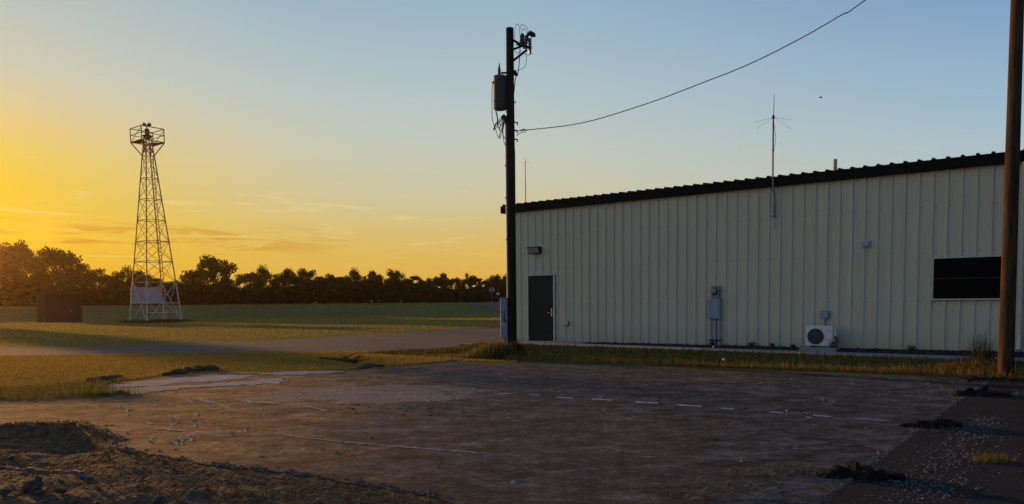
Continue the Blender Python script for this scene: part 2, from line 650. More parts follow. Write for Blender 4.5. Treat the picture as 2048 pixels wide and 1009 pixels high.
xs = np.concatenate([-np.geomspace(2500, 45, 18), np.arange(-44, -16, 1.0), np.arange(-16, -9, .35), np.arange(-9, 1, .09),
                     np.arange(1, 18, .3), np.arange(18, 44, 1.0), np.geomspace(45, 2500, 18)])
ys = np.concatenate([np.arange(-30, 2, 2.0), np.arange(2, 10.6, .09), np.arange(10.6, 30, .3), np.arange(30, 160, 2.0), np.geomspace(160, 4000, 16)])
GX, GY = np.meshgrid(xs, ys)
GZ = Z(GX, GY)
nx, ny = len(xs), len(ys)
idx = np.arange(nx * ny).reshape(ny, nx)
Vg = np.stack([GX.ravel(), GY.ravel(), GZ.ravel()], 1)
Fg = np.stack([idx[:-1, :-1], idx[:-1, 1:], idx[1:, 1:], idx[1:, :-1]], -1).reshape(-1, 4)
me = bpy.data.meshes.new('ground')
me.from_pydata(Vg.tolist(), [], Fg.tolist())
me.polygons.foreach_set('use_smooth', [True] * len(me.polygons))
me.materials.append(M['ground'])
me.materials.append(M['soil'])
cxy = (Vg[Fg].mean(axis=1))
isin = inpoly(cxy[:, 0], cxy[:, 1], HOLLOW) | (distpoly(cxy[:, 0], cxy[:, 1], LIP) < .4)
me.polygons.foreach_set('material_index', isin.astype(np.int32))
tag(link(me, 'ground'), kind='structure')


def jag(poly, amp, step, seed, closed=True):
    rr = random.Random(seed)
    out = []
    n = len(poly)
    for i in range(n if closed else n - 1):
        a = Vector(poly[i][:2])
        b = Vector(poly[(i + 1) % n][:2])
        k = max(1, int((b - a).length / step))
        nrm = Vector((-(b - a).y, (b - a).x))
        if nrm.length > 0: nrm.normalize()
        for j in range(k):
            p = a.lerp(b, j / k)
            out.append(p + nrm * rr.uniform(-amp, amp))
    if not closed: out.append(Vector(poly[-1][:2]))
    return out


def sheet(name, poly, mat, z, thick=0.0, kind='structure'):
    bm = bmesh.new()
    vs = [bm.verts.new((p[0], p[1], z)) for p in poly]
    f = bm.faces.new(vs)
    f.normal_update()
    if f.normal.z < 0: f.normal_flip()
    if thick:
        r = bmesh.ops.extrude_face_region(bm, geom=[f])
        nv = [g for g in r['geom'] if isinstance(g, bmesh.types.BMVert)]
        nf = [g for g in r['geom'] if isinstance(g, bmesh.types.BMFace)]
        for v in vs: v.co.z -= thick
        bmesh.ops.recalc_face_normals(bm, faces=bm.faces)
        top = nf
    bmesh.ops.triangulate(bm, faces=[g for g in bm.faces if len(g.verts) > 4])
    me = bpy.data.meshes.new(name)
    bm.to_mesh(me)
    bm.free()
    me.materials.append(mat)
    o = link(me, name)
    if kind: o['kind'] = kind
    return o


def G2(lst, z=0.0): return [gnd(u, v, z).xy for u, v in lst]


# the lot: dirt-covered asphalt with a broken lip at the lower left
SEAM = G2([(1985, 760), (1900, 815), (1780, 905), (1640, 1009)])
sdir = (SEAM[-1] - SEAM[0]).normalized()
seam_end = SEAM[-1] + sdir * 4.5
lot_far = [(-900, 812), (-300, 803), (0, 797), (150, 790), (235, 765), (330, 752), (450, 743), (560, 744), (650, 741), (700, 743),
           (760, 735), (840, 730), (905, 722), (960, 727), (1000, 728), (1050, 725), (1100, 728), (1240, 733), (1380, 740), (1500, 744), (1700, 751), (1850, 755), (1985, 758)]
lot_poly = G2(lot_far)
lot_poly = jag(lot_poly, .06, .35, 3, False)[:-1]
lipj = jag([tuple(p) for p in LIP], .03, .14, 5, False)
poly = lot_poly + [SEAM[0]] + SEAM[1:] + [seam_end] + [Vector((1.2, -2.5))] + list(reversed(lipj))
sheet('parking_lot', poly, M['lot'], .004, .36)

# dark asphalt strip right of the seam
right_poly = [SEAM[0], Vector((SEAM[0].x + 1.2, SEAM[0].y + .6)), Vector((18, 15.2)), Vector((18, -2.5)), seam_end] + [SEAM[2], SEAM[1]]
right_poly = [SEAM[0] + Vector((.02, 0)), Vector((SEAM[0].x + 1.2, SEAM[0].y + .6)), Vector((18, 15.2)), Vector((18, -2.5)),
              seam_end + Vector((.02, 0)), SEAM[3] + Vector((.02, 0)), SEAM[2] + Vector((.02, 0)), SEAM[1] + Vector((.02, 0))]
sheet('asphalt_strip', right_poly, M['dark_asphalt'], .008)

# driveway across the left, widening behind the building
dr = [(-700, 742), (-200, 722), (0, 713), (250, 709), (500, 705.5), (760, 703), (900, 699), (1000, 693), (1019, 690)]
dr2 = [(1019, 652), (1000, 655), (850, 663), (700, 672), (500, 684), (330, 690), (160, 695), (0, 700), (-300, 706), (-700, 716)]
dpoly = G2(dr) + [Vector((1.5, 45.5))] + G2(dr2)
sheet('driveway', jag(dpoly, .06, .8, 9), M['drive'], .005)
# drive end behind the building
# far road along the embankment and the lane that joins it
mb = MB()
mb.box(-900, 500, ROAD_Y0, ROAD_Y1, ROAD_Z - .3, ROAD_Z + .03)
tag(mb.build('far_road', M['road_far']), kind='structure')
mb = MB()
lane = []
for k in range(26):
    t = k / 25
    y = 70 + 57 * t
    xc = 6 - 9.5 * t ** 2 - 2.0 * t
    lane.append((xc - 2.2 - 3.0 * t ** 4, xc + 2.2, y))
vs = []
for a, b, y in lane:
    for q in range(5):
        x = a + (b - a) * q / 4
        vs.append((x, y, zat(x, y) + .05))
fs = [(i * 5 + q, i * 5 + q + 1, i * 5 + q + 6, i * 5 + q + 5) for i in range(25) for q in range(4)]
mb.add(vs, fs)
tag(mb.build('side_lane', M['drive']), kind='structure')

# concrete walk, door pad and gravel bed along the wall (building-local)
bw = empty('walkway_frame', WO, WANG)
COL.objects.unlink(bw)
bpy.data.objects.remove(bw)


def wmesh(mb, name, mat, bevel=0):
    o = mb.build(name, mat, None, None, bevel)
    o.location = WO
    o.rotation_euler = (0, 0, WANG)
    return o


mb = MB()
joint = 0.0
s = .2
while s < 18:
    mb.box(s, min(s + 1.5, 18) - .012, -1.68, -.66, 0.05, WALK_Z + .012)
    s += 1.5
tag(wmesh(mb, 'walkway', M['concrete'], .008), kind='structure')
mb = MB()
mb.box(-.1, 3.3, -.655, -.04, 0.05, WALK_Z + .008)
mb.box(-1.0, .19, -1.65, -.66, 0.0, WALK_Z - .05)
tag(wmesh(mb, 'door_pad', M['concrete'], .008), kind='structure')
# gravel bed: rough sheet that banks up towards the wall on the right
mb = MB()
nS, nN = 160, 8
vs = []
rr = random.Random(4)
for i in range(nS + 1):
    s = 3.31 + (18 - 3.31) * i / nS
    for j in range(nN + 1):
        yy = -.655 + .62 * j / nN
        base = WALK_Z - .02 + (.02 + .10 * (s / 14)) * (j / nN)
        vs.append((s, yy, base + (rr.uniform(-.018, .022) if 0 < j < nN else 0)))
fs = [(i * (nN + 1) + j, (i + 1) * (nN + 1) + j, (i + 1) * (nN + 1) + j + 1, i * (nN + 1) + j + 1) for i in range(nS) for j in range(nN)]
mb.add(vs, fs)
tag(wmesh(mb, 'gravel_bed', M['gravel']), kind='structure')

# pale broken slabs at the left edge of the lot
slabA = G2([(196, 776), (260, 768), (330, 760), (430, 751), (505, 751), (490, 759), (400, 765), (310, 772), (230, 778)])
slabB = G2([(205, 782), (300, 775), (420, 769), (555, 758), (583, 762), (560, 768), (470, 772), (380, 777), (300, 786), (240, 792), (200, 790)])
slabC = G2([(520, 748), (600, 743), (690, 744), (650, 748), (580, 752)])
for k, sl in enumerate((slabA, slabB, slabC)):
    sheet('pale_slab', jag(sl, .14, .16, 20 + k), M['pale_slab'], .009 + .003 * k, .008)

# worn paint dashes and marks on the lot
mb = MB()


def mark(u0_, v0_, u1_, v1_, th, seed, nseg=10, jitter=.5):
    rr = random.Random(seed)
    a = [gnd(u0_ + (u1_ - u0_) * i / nseg, v0_ + (v1_ - v0_) * i / nseg - th / 2 * rr.uniform(1 - jitter, 1)) for i in range(nseg + 1)]
    b = [gnd(u0_ + (u1_ - u0_) * i / nseg, v0_ + (v1_ - v0_) * i / nseg + th / 2 * rr.uniform(1 - jitter, 1)) for i in range(nseg + 1)]
    vs = [(p.x, p.y, .010) for p in a] + [(p.x, p.y, .010) for p in b]
    n = nseg + 1
    mb.add(vs, [(n + i, n + i + 1, i + 1, i) for i in range(nseg)])


dash = [(880, 780, 900, 781, 1.5), (955, 783, 995, 784, 1.4), (1000, 788, 1024, 789, 2), (1060, 791, 1080, 792, 2), (1112, 796, 1146, 797.5, 2.4), (1184, 799.5, 1224, 802, 3),
        (1271, 805, 1316, 808, 3), (1355, 811, 1404, 814.5, 3), (1442, 818, 1468, 820, 2.6), (1540, 825, 1566, 827, 2.6),
        (1626, 832.5, 1660, 835, 2.6), (1612, 836, 1622, 837, 2), (1722, 839, 1780, 844, 1.8)]
for k, (a, b, c, d, t) in enumerate(dash): mark(a, b, c, d, t, k)
tag(mb.build('painted_dashes', M['paint']), kind='structure')
mb = MB()
# thin pale scrape line and tyre dust trails
L = [(548, 868), (600, 876), (680, 885), (760, 892), (860, 900), (978, 909)]
for k, (a, b) in enumerate(zip(L[:-1], L[1:])): mark(a[0], a[1], b[0], b[1], 2.2, 40 + k, 24, .9)
curves = [[(385, 797), (410, 803), (440, 810), (470, 822)], [(370, 801), (386, 806), (388, 822)], [(336, 808), (346, 812), (343, 822)],
          [(470, 800), (510, 806), (560, 808)], [(608, 812), (630, 817), (656, 824)], [(395, 797), (425, 801), (430, 808)], [(310, 858), (350, 862), (372, 864)]]
for k, L in enumerate(curves):
    for j, (a, b) in enumerate(zip(L[:-1], L[1:])): mark(a[0], a[1], b[0], b[1], 4.2, 60 + k * 7 + j, 10, .9)
rr = random.Random(77)
for (u, v, w, h) in [(257, 822, 9, 22), (298, 845, 8, 18), (342, 845, 6, 16), (393, 840, 14, 22), (391, 852, 12, 12), (492, 858, 12, 14), (303, 880, 10, 16), (362, 882, 8, 18),
                     (380, 880, 8, 14), (352, 886, 6, 12), (1660, 806, 14, 4), (1645, 802, 5, 3)]:
    for q in range(5):
        uu = u + rr.uniform(-w, w) * .45
        vv = v + rr.uniform(-h, h) * .45
        l = rr.uniform(3, 8)
        mark(uu - l * .4, vv - l * .3, uu + l * .4, vv + l * .2, rr.uniform(3, 6.5), 200 + q + int(u), 5, .95)
tag(mb.build('dust_trails', M['dust']), kind='structure')

# ------------------------------------------------------------------ scattering helpers


def scatter(poly, dens_fn, n_try):
    P = np.array([[p[0], p[1]] for p in poly])
    lo, hi = P.min(0), P.max(0)
    X = rng.uniform(lo[0], hi[0], n_try)
    Y = rng.uniform(lo[1], hi[1], n_try)
    k = inpoly(X, Y, P)
    X, Y = X[k], Y[k]
    if dens_fn is not None:
        k = rng.random(len(X)) < dens_fn(X, Y)
        X, Y = X[k], Y[k]
    return X, Y


def blades(name, X, Y, h, w, mat, lean=.35, z=None, zoff=0.0, extra=None):
    n = len(X)
    z = Z(X, Y) if z is None else z
    h = h * rng.uniform(.55, 1.25, n)
    a = rng.uniform(0, 2 * np.pi, n)
    la = rng.uniform(0, 2 * np.pi, n)
    ll = np.abs(rng.normal(0, lean, n)) * h
    wx, wy = np.cos(a) * w * .5, np.sin(a) * w * .5
    V = np.zeros((n, 3, 3))
    V[:, 0] = np.stack([X - wx, Y - wy, z + zoff - .01], 1)
    V[:, 1] = np.stack([X + wx, Y + wy, z + zoff - .01], 1)
    V[:, 2] = np.stack([X + np.cos(la) * ll, Y + np.sin(la) * ll, z + zoff + np.sqrt(np.maximum(h * h - ll * ll, h * h * .1))], 1)
    me = np_mesh(name, V.reshape(-1, 3), n, mat, 3)
    return link(me, name)


lotP = [tuple(p) for p in poly]
driveP = [tuple(p) for p in dpoly]


def not_paved(X, Y): return (~inpoly(X, Y, lotP)) & (~inpoly(X, Y, driveP))


# near grass left of the lot up to the drive, and beyond
near_poly = G2([(-700, 742), (0, 713), (500, 706), (900, 699), (1010, 694), (1035, 726), (905, 723), (760, 736), (640, 742), (560, 746), (450, 744), (330, 753), (235, 768), (190, 790), (0, 800), (-900, 815)])
X, Y = scatter(near_poly, None, 520000)
k = not_paved(X, Y)
X, Y = X[k], Y[k]
patchy = vnoise(X, Y, .5, 11) + .5
tag(blades('lawn_grass', X, Y, .028 + .035 * patchy, .009 + .0004 * Y, M['lawn']), 'short olive lawn between the driveway and the dirt lot', 'grass', kind='stuff')
# rough taller fringe by the pale slabs
fr = G2([(-200, 812), (0, 803), (120, 800), (205, 796), (215, 770), (190, 762), (60, 775), (-200, 785)])
X, Y = scatter(fr, None, 16000)
tag(blades('fringe_grass', X, Y, .06 + .12 * rng.random(len(X)) ** 2, .011, M['tall'], .4), 'taller seeding grass at the left edge of the dirt lot', 'grass', kind='stuff')
# field beyond the drive
fld = [Vector((-62, 31)), Vector((-20, 30)), Vector((3, 44)), Vector((6, 70)), Vector((6, 126)), Vector((-110, 126)), Vector((-75, 60))]
X, Y = scatter(fld, lambda X, Y: np.clip(30.0 / Y, 0, 1) ** 1.3, 900000)
k = not_paved(X, Y)
X, Y = X[k], Y[k]
tag(blades('field_grass', X, Y, .04 + .0004 * Y, .008 + .0008 * Y, M['grass'], .6), 'mown olive field reaching to the far road', 'grass', kind='stuff')

n = 26000
X = rng.uniform(-130, 5, n)
Y = rng.uniform(124.6, 126.8, n)
tag(blades('crest_grass', X, Y, .16, .13, M['drygrass'], .4), 'pale dry verge along the crest of the far road bank', 'grass', kind='stuff')
# bank in front of the walk: dark slope, dry strip at its foot
def wl(s, n): return (WO + WD * s - WN * n).xy


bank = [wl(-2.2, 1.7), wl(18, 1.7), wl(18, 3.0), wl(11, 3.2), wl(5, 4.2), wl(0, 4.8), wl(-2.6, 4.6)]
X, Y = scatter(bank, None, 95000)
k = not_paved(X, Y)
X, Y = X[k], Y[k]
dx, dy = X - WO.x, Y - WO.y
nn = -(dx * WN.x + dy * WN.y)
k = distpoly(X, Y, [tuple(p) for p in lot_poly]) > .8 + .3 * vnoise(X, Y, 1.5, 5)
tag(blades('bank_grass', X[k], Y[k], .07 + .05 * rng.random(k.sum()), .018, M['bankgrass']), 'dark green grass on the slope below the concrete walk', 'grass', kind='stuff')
X, Y = scatter(bank, None, 220000)
k = not_paved(X, Y)
X, Y = X[k], Y[k]
dl = distpoly(X, Y, [tuple(p) for p in lot_poly])
k = dl < 1.0 + .35 * vnoise(X, Y, 1.8, 6)
X, Y = X[k], Y[k]
tag(blades('dry_verge_grass', X, Y, .09 + .12 * rng.random(len(X)), .016, M['drygrass'], .45), 'straw coloured dry grass along the far edge of the lot', 'grass', kind='stuff')

# weeds and torn turf in the hollow at the lower left
hp = [tuple(p) for p in LIP[1:]] + [(1.2, 3.0), (-8, 3.0)]
X, Y = scatter(hp, lambda X, Y: np.clip(.06 + .75 * sst(-3.2, -1.6, X) + .25 * (vnoise(X, Y, 1.3, 8) > .1), 0, 1), 60000)
k = distpoly(X, Y, [tuple(p) for p in LIP]) > .06
X, Y = X[k], Y[k]
tag(blades('matted_weeds', X, Y, .03 + .05 * rng.random(len(X)), .007, M['weed'], 2.2), 'dark matted weeds over the spoil in the foreground', 'weeds', kind='stuff')


# straw and twigs
def straws(name, X, Y, ln, w, mat, label, zl=None):
    n = len(X)
    z = (Z(X, Y) if zl is None else zl) + .012
    a = rng.uniform(0, np.pi, n)
    L = ln * rng.uniform(.3, 1.3, n)
    dx, dy = np.cos(a) * L / 2, np.sin(a) * L / 2
    px, py = -np.sin(a) * w / 2, np.cos(a) * w / 2
    lift = rng.uniform(0, .035, n)
    V = np.zeros((n, 4, 3))
    V[:, 0] = np.stack([X - dx - px, Y - dy - py, z], 1)
    V[:, 1] = np.stack([X + dx - px, Y + dy - py, z + lift], 1)
    V[:, 2] = np.stack([X + dx + px, Y + dy + py, z + lift + .004], 1)
    V[:, 3] = np.stack([X - dx + px, Y - dy + py, z + .004], 1)
    return tag(link(np_mesh(name, V.reshape(-1, 3), n, mat, 4), name), label, 'straw', kind='stuff')


X, Y = scatter(hp, None, 26000)
k = distpoly(X, Y, [tuple(p) for p in LIP]) > .03
straws('matted_fibres', X[k], Y[k], .085, .004, M['fibre'], 'matted brown roots and stems on the foreground spoil')
X, Y = scatter(hp, None, 1800)
k = distpoly(X, Y, [tuple(p) for p in LIP]) > .05
straws('loose_straw', X[k], Y[k], .09, .0045, M['straw'], 'loose straw lying on the foreground spoil')
X, Y = scatter(lotP, lambda X, Y: np.clip(.10 + .9 * (vnoise(X, Y, .7, 15) > .2) * (X > 0), 0, 1), 3600)
k = Y > 4.5
straws('lot_straw', X[k], Y[k], .07, .006, M['straw'], 'thin straw scattered across the dirt lot', zl=np.full(k.sum(), .004))
# straw drifts around the two nearer rubble heaps
def heap_pt(u, v): return gnd(u, v)


XX, YY = [], []
for (u, v, sx, sy, n) in [(1640, 950, .28, .12, 240), (1560, 945, .35, .1, 130), (1500, 975, .3, .15, 90), (1380, 1000, .25, .1, 70), (1800, 862, .3, .1, 60), (1480, 990, .2, .1, 80)]:
    p = gnd(u, v)
    XX.append(rng.normal(p.x, sx, n)); YY.append(rng.normal(p.y, sy, n))
XX, YY = np.concatenate(XX), np.concatenate(YY)
straws('straw_drift', XX, YY, .075, .0045, M['straw'], 'drifts of pale straw beside the torn asphalt heaps', zl=np.full(len(XX), .006))


def pebbles(name, X, Y, r, mat, label, z0=None):
    n = len(X)
    z = (Z(X, Y) if z0 is None else z0)
    o = np.array([[1, 0, 0], [0, 1, 0], [-1, 0, 0], [0, -1, 0], [0, 0, 1]], float)
    tri = [(0, 1, 4), (1, 2, 4), (2, 3, 4), (3, 0, 4)]
    rr_ = r * np.clip(rng.lognormal(-.25, .5, n), .25, 2.2)
    a = rng.uniform(0, np.pi, n)
    Vs = []
    P = np.zeros((n, 5, 3))
    for i in range(5):
        ox = o[i, 0] * np.cos(a) - o[i, 1] * np.sin(a)
        oy = o[i, 0] * np.sin(a) + o[i, 1] * np.cos(a)
        P[:, i] = np.stack([X + ox * rr_ * rng.uniform(.6, 1.2, n), Y + oy * rr_ * rng.uniform(.6, 1.2, n), z + o[i, 2] * rr_ * .8 - .002], 1)
    V = np.stack([P[:, list(t)] for t in tri], 1)
    return tag(link(np_mesh(name, V.reshape(-1, 3), n * 4, mat, 3), name), label, 'gravel', kind='stuff')


# pale crumbs along the seam
t = rng.random(2600) ** .8
sv = np.array([[p.x, p.y] for p in SEAM + [seam_end]])
ii = (t * (len(sv) - 1)).astype(int)
tt = (t * (len(sv) - 1)) - ii
X = sv[ii, 0] * (1 - tt) + sv[ii + 1, 0] * tt - np.abs(rng.normal(0, .05, len(t)))
Y = sv[ii, 1] * (1 - tt) + sv[ii + 1, 1] * tt + rng.normal(0, .03, len(t))
pebbles('seam_crumbs', X, Y, .009, M['pebble'], 'pale crumbs along the broken seam of the dark asphalt', np.full(len(X), .006))
# gravel streak on the dark strip
g0, g1 = gnd(1985, 835), gnd(1800, 1020)
t = rng.random(2200)
wdt = .14 + .22 * vnoise(t * 9, t * 0, 1, 21) + .1 * t
X = g0.x + (g1.x - g0.x) * t + rng.normal(0, 1, len(t)) * wdt
Y = g0.y + (g1.y - g0.y) * t + rng.normal(0, .12, len(t))
pebbles('gravel_streak', X, Y, .011, M['pebble'], 'streak of pale gravel on the dark asphalt at right', np.full(len(X), .009))
lv = np.array([[p[0], p[1]] for p in LIP[1:15]])
t = rng.random(700) * (len(lv) - 1.001)
ii = t.astype(int)
tt = t - ii
X = lv[ii, 0] * (1 - tt) + lv[ii + 1, 0] * tt + rng.normal(0, .03, len(t))
Y = lv[ii, 1] * (1 - tt) + lv[ii + 1, 1] * tt + np.abs(rng.normal(0, .07, len(t)))
pebbles('lip_crumbs', X, Y, .016, M['crumb'], 'loose crumbs along the broken lip of the lot at lower left', np.full(len(X), .004))
# scattered crumbs over the lot
X, Y = scatter(lotP, None, 9000)
k = (Y > 4) & (rng.random(len(X)) < .25 + .75 * (vnoise(X, Y, .6, 41) > .08))
pebbles('lot_gravel', X[k], Y[k], .013, M['pebble'], 'fine pale gravel scattered over the dirt lot', np.full(k.sum(), .004))
X, Y = scatter(lotP, lambda X, Y: np.clip(.25 + 1.6 * vnoise(X, Y, .8, 61), 0, 1), 2600)
k = (Y > 4) & (X > -6)
pebbles('pale_stones', X[k], Y[k], .018, M['paint'], 'pale stone flecks lying on the dirt lot', np.full(k.sum(), .004))
p = gnd(2010, 790)
X = rng.normal(p.x, .6, 240)
Y = rng.normal(p.y, .12, 240)
pebbles('pale_crumbs', X, Y, .022, M['pebble'], 'white crumbs in a line beside the farthest torn heap', np.full(240, .009))
X, Y = scatter(hp, None, 1800)
k = distpoly(X, Y, [tuple(p) for p in LIP]) > .05
pebbles('spoil_gravel', X[k], Y[k], .018, M['soil'], 'small stones and clods in the foreground spoil')
# pebbles in the gravel bed
n = 2600
s_ = rng.uniform(3.3, 17, n)
y_ = rng.uniform(.07, .64, n)
X = WO.x + WD.x * s_ - WN.x * y_
Y = WO.y + WD.y * s_ - WN.y * y_
pebbles('bed_gravel', X, Y, .028, M['gravel'], 'dark gravel between the wall and the walk', WALK_Z + .01 + .1 * s_ / 14 * (1 - y_ / .65))

# ------------------------------------------------------------------ metal building
bld = empty('metal_building', WO, WANG)
tag(bld, 'long low beige ribbed steel building with a dark eave', 'building')
S0, S1 = -.02, 18.5
zb0 = wpt(1040, 682).z
zb1 = wpt(1960, 697).z
zb = min(zb0, zb1) - .03
FY = -.14
e0 = wpt(1040, 412, FY)
e1 = wpt(2000, 303, FY)
eave = (e0.z + e1.z) / 2
fh = .24
wall_top = eave - .05
PIT = .3048


def corr(mb, A, dirv, outv, extr0, extr1, length, h=.038, top=.035, foot=.095, minor=True):
    """ribbed sheet: runs along dirv from A, ribs stand out along outv, extruded from extr0 to extr1"""
    prof = []
    n = int(length / PIT) + 1
    for i in range(n):
        c = PIT * i + .15
        if c + .2 > length: break
        prof += [(c - foot / 2, 0), (c - top / 2, h), (c + top / 2, h), (c + foot / 2, 0)]
        if minor:
            for q in (.09, .16):
                m_ = c + foot / 2 + q - .04
                prof += [(m_ - .012, 0), (m_, .004), (m_ + .012, 0)]
    prof = [(0, 0)] + prof + [(length, 0)]
    vs = []
    for (a, b) in prof:
        p = A + dirv * a + outv * b
        vs += [p + extr0, p + extr1]
    fs = [(2 * i, 2 * i + 2, 2 * i + 3, 2 * i + 1) for i in range(len(prof) - 1)]
    mb.add(vs, fs)


X3, Y3, Z3 = Vector((1, 0, 0)), Vector((0, 1, 0)), Vector((0, 0, 1))
mb = MB()
corr(mb, Vector((S0, 0, 0)), X3, -Y3, Z3 * zb, Z3 * wall_top, S1 - S0)
front_wall = mb.build('front_wall', M['wall'], bld)
BD = 13.0
mb = MB()
corr(mb, Vector((S0, BD, 0)), -Y3, -X3, Z3 * zb, Z3 * wall_top, BD - .01)
ridge_z = eave + .55
mb.add([(S0, 0.02, wall_top), (S0, BD, wall_top), (S0, BD / 2, ridge_z - .04)], [(0, 1, 2)])
mb.build('end_wall', M['wall'], bld)
mb = MB()
mb.add([(S0, BD, zb), (S1, BD, zb), (S1, BD, wall_top), (S0, BD, wall_top)], [(0, 1, 2, 3)])
mb.add([(S1, .02, zb), (S1, BD, zb), (S1, BD, wall_top), (S1, BD / 2, ridge_z - .04), (S1, .02, wall_top)], [(0, 1, 2, 3, 4)])
mb.build('rear_wall', M['wall'], bld)
# roof: two ribbed slopes
mb = MB()
L_ = S1 - S0 + .35
A = Vector((S0 - .3, FY - .03, eave + .012))
B = Vector((S0 - .3, BD / 2, ridge_z))
corr(mb, Vector((S0 - .3, 0, 0)), X3, Z3, Vector((0, A.y, A.z)), Vector((0, B.y, B.z)), L_, .045, .03, .085, False)
corr(mb, Vector((S0 - .3, 0, 0)), X3, Z3, Vector((0, B.y, B.z)), Vector((0, BD + .2, eave)), L_, .045, .03, .085, False)
roof = mb.build('roof', M['roof'], bld)
# closure blocks under the roof ribs make the notched eave line
mb = MB()
mb.box(S0 - .3, S1, FY, FY + .03, eave - fh, eave)
mb.box(S0 - .3, S1, FY + .03, -.034, eave - fh, eave - fh + .02)
mb.box(S0 - .3, S0 - .27, FY + .03, BD, eave - fh, eave - .005)
n = int(L_ / PIT)
for i in range(n):
    c = S0 - .3 + PIT * i + .15
    mb.box(c - .035, c + .035, FY - .026, FY - .002, eave - .01, eave + .052)
mb.build('fascia', M['fascia'], bld)
mb = MB()
mb.box(S0 - .045, S0 + .11, -.052, -.0395, zb, wall_top - .2)
mb.box(S0 - .045, S0 - .034, -.0395, .12, zb, wall_top - .2)
mb.build('corner_trim', M['trim'], bld)
mb = MB()
mb.box(S0 + .11, S1, -.05, -.0395, zb - .03, zb + .035)
mb.build('base_trim', M['trim'], bld)
mb = MB()
mb.box(S0, S1, -.01, .2, -.1, zb - .031)
mb.build('foundation', M['concrete'], bld)
# fastener rows
mb = MB()
for zz in (1.55, 2.75, 3.85):
    i = 0
    while PIT * i + .15 < S1:
        c = S0 + PIT * i + .15 + .075
        mb.box(c - .009, c + .009, -.014, -.002, zz - .009, zz + .009)
        i += 1
tmp = mb
me = front_wall.data
v0 = [tuple(v.co) for v in me.vertices]
f0 = [tuple(p.vertices) for p in me.polygons]
me2 = bpy.data.meshes.new('front_wall')
me2.from_pydata(v0 + tmp.v, [], f0 + [tuple(i + len(v0) for i in q) for q in tmp.f])
me2.materials.append(M['wall'])
me2.materials.append(M['black'])
me2.polygons.foreach_set('material_index', [0] * len(f0) + [1] * len(tmp.f))
me2.update()
front_wall.data = me2

# door
d0, d1 = wpt(1058, 683, -.05), wpt(1106.5, 551, -.05)
dz0 = WALK_Z + .03
dx0, dx1, dz1 = d0.x, d1.x, d1.z
mb = MB()
mb.box(dx0, dx1, -.055, -.02, dz0, dz1)
door = mb.build('door', M['door'], bld)
mb = MB()
mb.box(dx1 - .085, dx1 - .045, -.062, -.0555, dz0 + .84, dz0 + 1.10)
mb.tube([(dx1 - .065, -.0625, dz0 + .97), (dx1 - .065, -.11, dz0 + .97), (dx1 - .12, -.115, dz0 + .955), (dx1 - .20, -.11, dz0 + .935)], .013, 8)
mb.tube([(dx1 - .065, -.0625, dz0 + 1.06), (dx1 - .065, -.078, dz0 + 1.06)], .02, 10)
mb.build('handle', M['steel'], door)
for q in (.25, 1.05, 1.9):
    mb = MB()
    mb.box(dx0 - .004, dx0 + .012, -.066, -.0555, dz0 + q, dz0 + q + .1)
    mb.build('hinge', M['black'], door)
fr_ = .04
mb = MB()
mb.box(dx0 - fr_, dx0 - .003, -.075, -.02, dz0, dz1 + fr_)
mb.box(dx1 + .003, dx1 + fr_ + .03, -.075, -.02, dz0, dz1 + fr_)
mb.box(dx0 - .003, dx1 + .003, -.075, -.02, dz1 + .003, dz1 + fr_)
mb.build('door_frame', M['trim'], bld, None, .004)
mb = MB()
mb.box(dx0, dx1, -.12, -.02, dz0 - .025, dz0 - .003)
mb.build('threshold', M['galv'], bld)

# window
w0, w1 = wpt(1866, 598, -.06), wpt(2016, 513, -.06)
zt = (wpt(1866, 518, -.06).z + w1.z) / 2
mb = MB()
mb.box(w0.x, w1.x, -.06, -.036, w0.z, zt)
win = mb.build('window', M['glass'], bld)
mb = MB()
t_ = .035
mb.box(w0.x - t_, w0.x, -.085, -.036, w0.z - t_, zt + t_)
mb.box(w1.x, w1.x + t_, -.085, -.036, w0.z - t_, zt + t_)
mb.box(w0.x, w1.x, -.085, -.036, w0.z - t_, w0.z)
mb.box(w0.x, w1.x, -.085, -.036, zt, zt + t_)
mb.build('frame', M['trim'], win)
mb = MB()
zmid = w0.z + (zt - w0.z) * .5
mb.box(w0.x, w1.x, -.066, -.0605, zmid - .012, zmid + .012)
mb.build('meeting_rail', M['black'], win)
# downspout near the right corner
q = wpt(2044, 500, -.1)
mb = MB()
mb.tube([(q.x, -.09, eave - fh), (q.x, -.09, .9), (q.x, -.12, .6), (q.x, -.3, .42)], .055, 8)
mb.build('downspout', M['trim'], bld)

# ------------------------------------------------------------------ things on the wall
def wall_thing(name, u, v, y, label, cat, group=None):
    p = wpt(u, v, y)
    o = empty(name, wworld(p.x, 0, p.z), WANG)
    return tag(o, label, cat, group), p


RIB = -.0415
# wall pack lamp
lamp, p = wall_thing('wall_lamp', 1070, 501, -.1, 'bronze box floodlight on the beige wall above the charcoal door', 'lamp')
mb = MB()
hw, hh = .24, .11
vs = [(-hw, RIB, hh), (hw, RIB, hh), (hw, RIB, -hh), (-hw, RIB, -hh), (-hw, -.26, hh), (hw, -.26, hh), (hw, -.15, -hh), (-hw, -.15, -hh)]
mb.add(vs, [(0, 1, 2, 3), (4, 7, 6, 5), (0, 4, 5, 1), (1, 5, 6, 2), (2, 6, 7, 3), (3, 7, 4, 0)])
mb.build('housing', M['bronze'], lamp, None, .008)
mb = MB()
vs = [(-hw + .02, -.252, hh - .03), (hw - .02, -.252, hh - .03), (hw - .02, -.166, -hh + .02), (-hw + .02, -.166, -hh + .02)]
off = Vector((0, -.018, -.006))
vs2 = [Vector(v) + off for v in vs]
mb.add(list(vs) + vs2, [(4, 7, 6, 5), (0, 1, 5, 4), (1, 2, 6, 5), (2, 3, 7, 6), (3, 0, 4, 7)])
mb.build('lens', M['lens'], lamp)
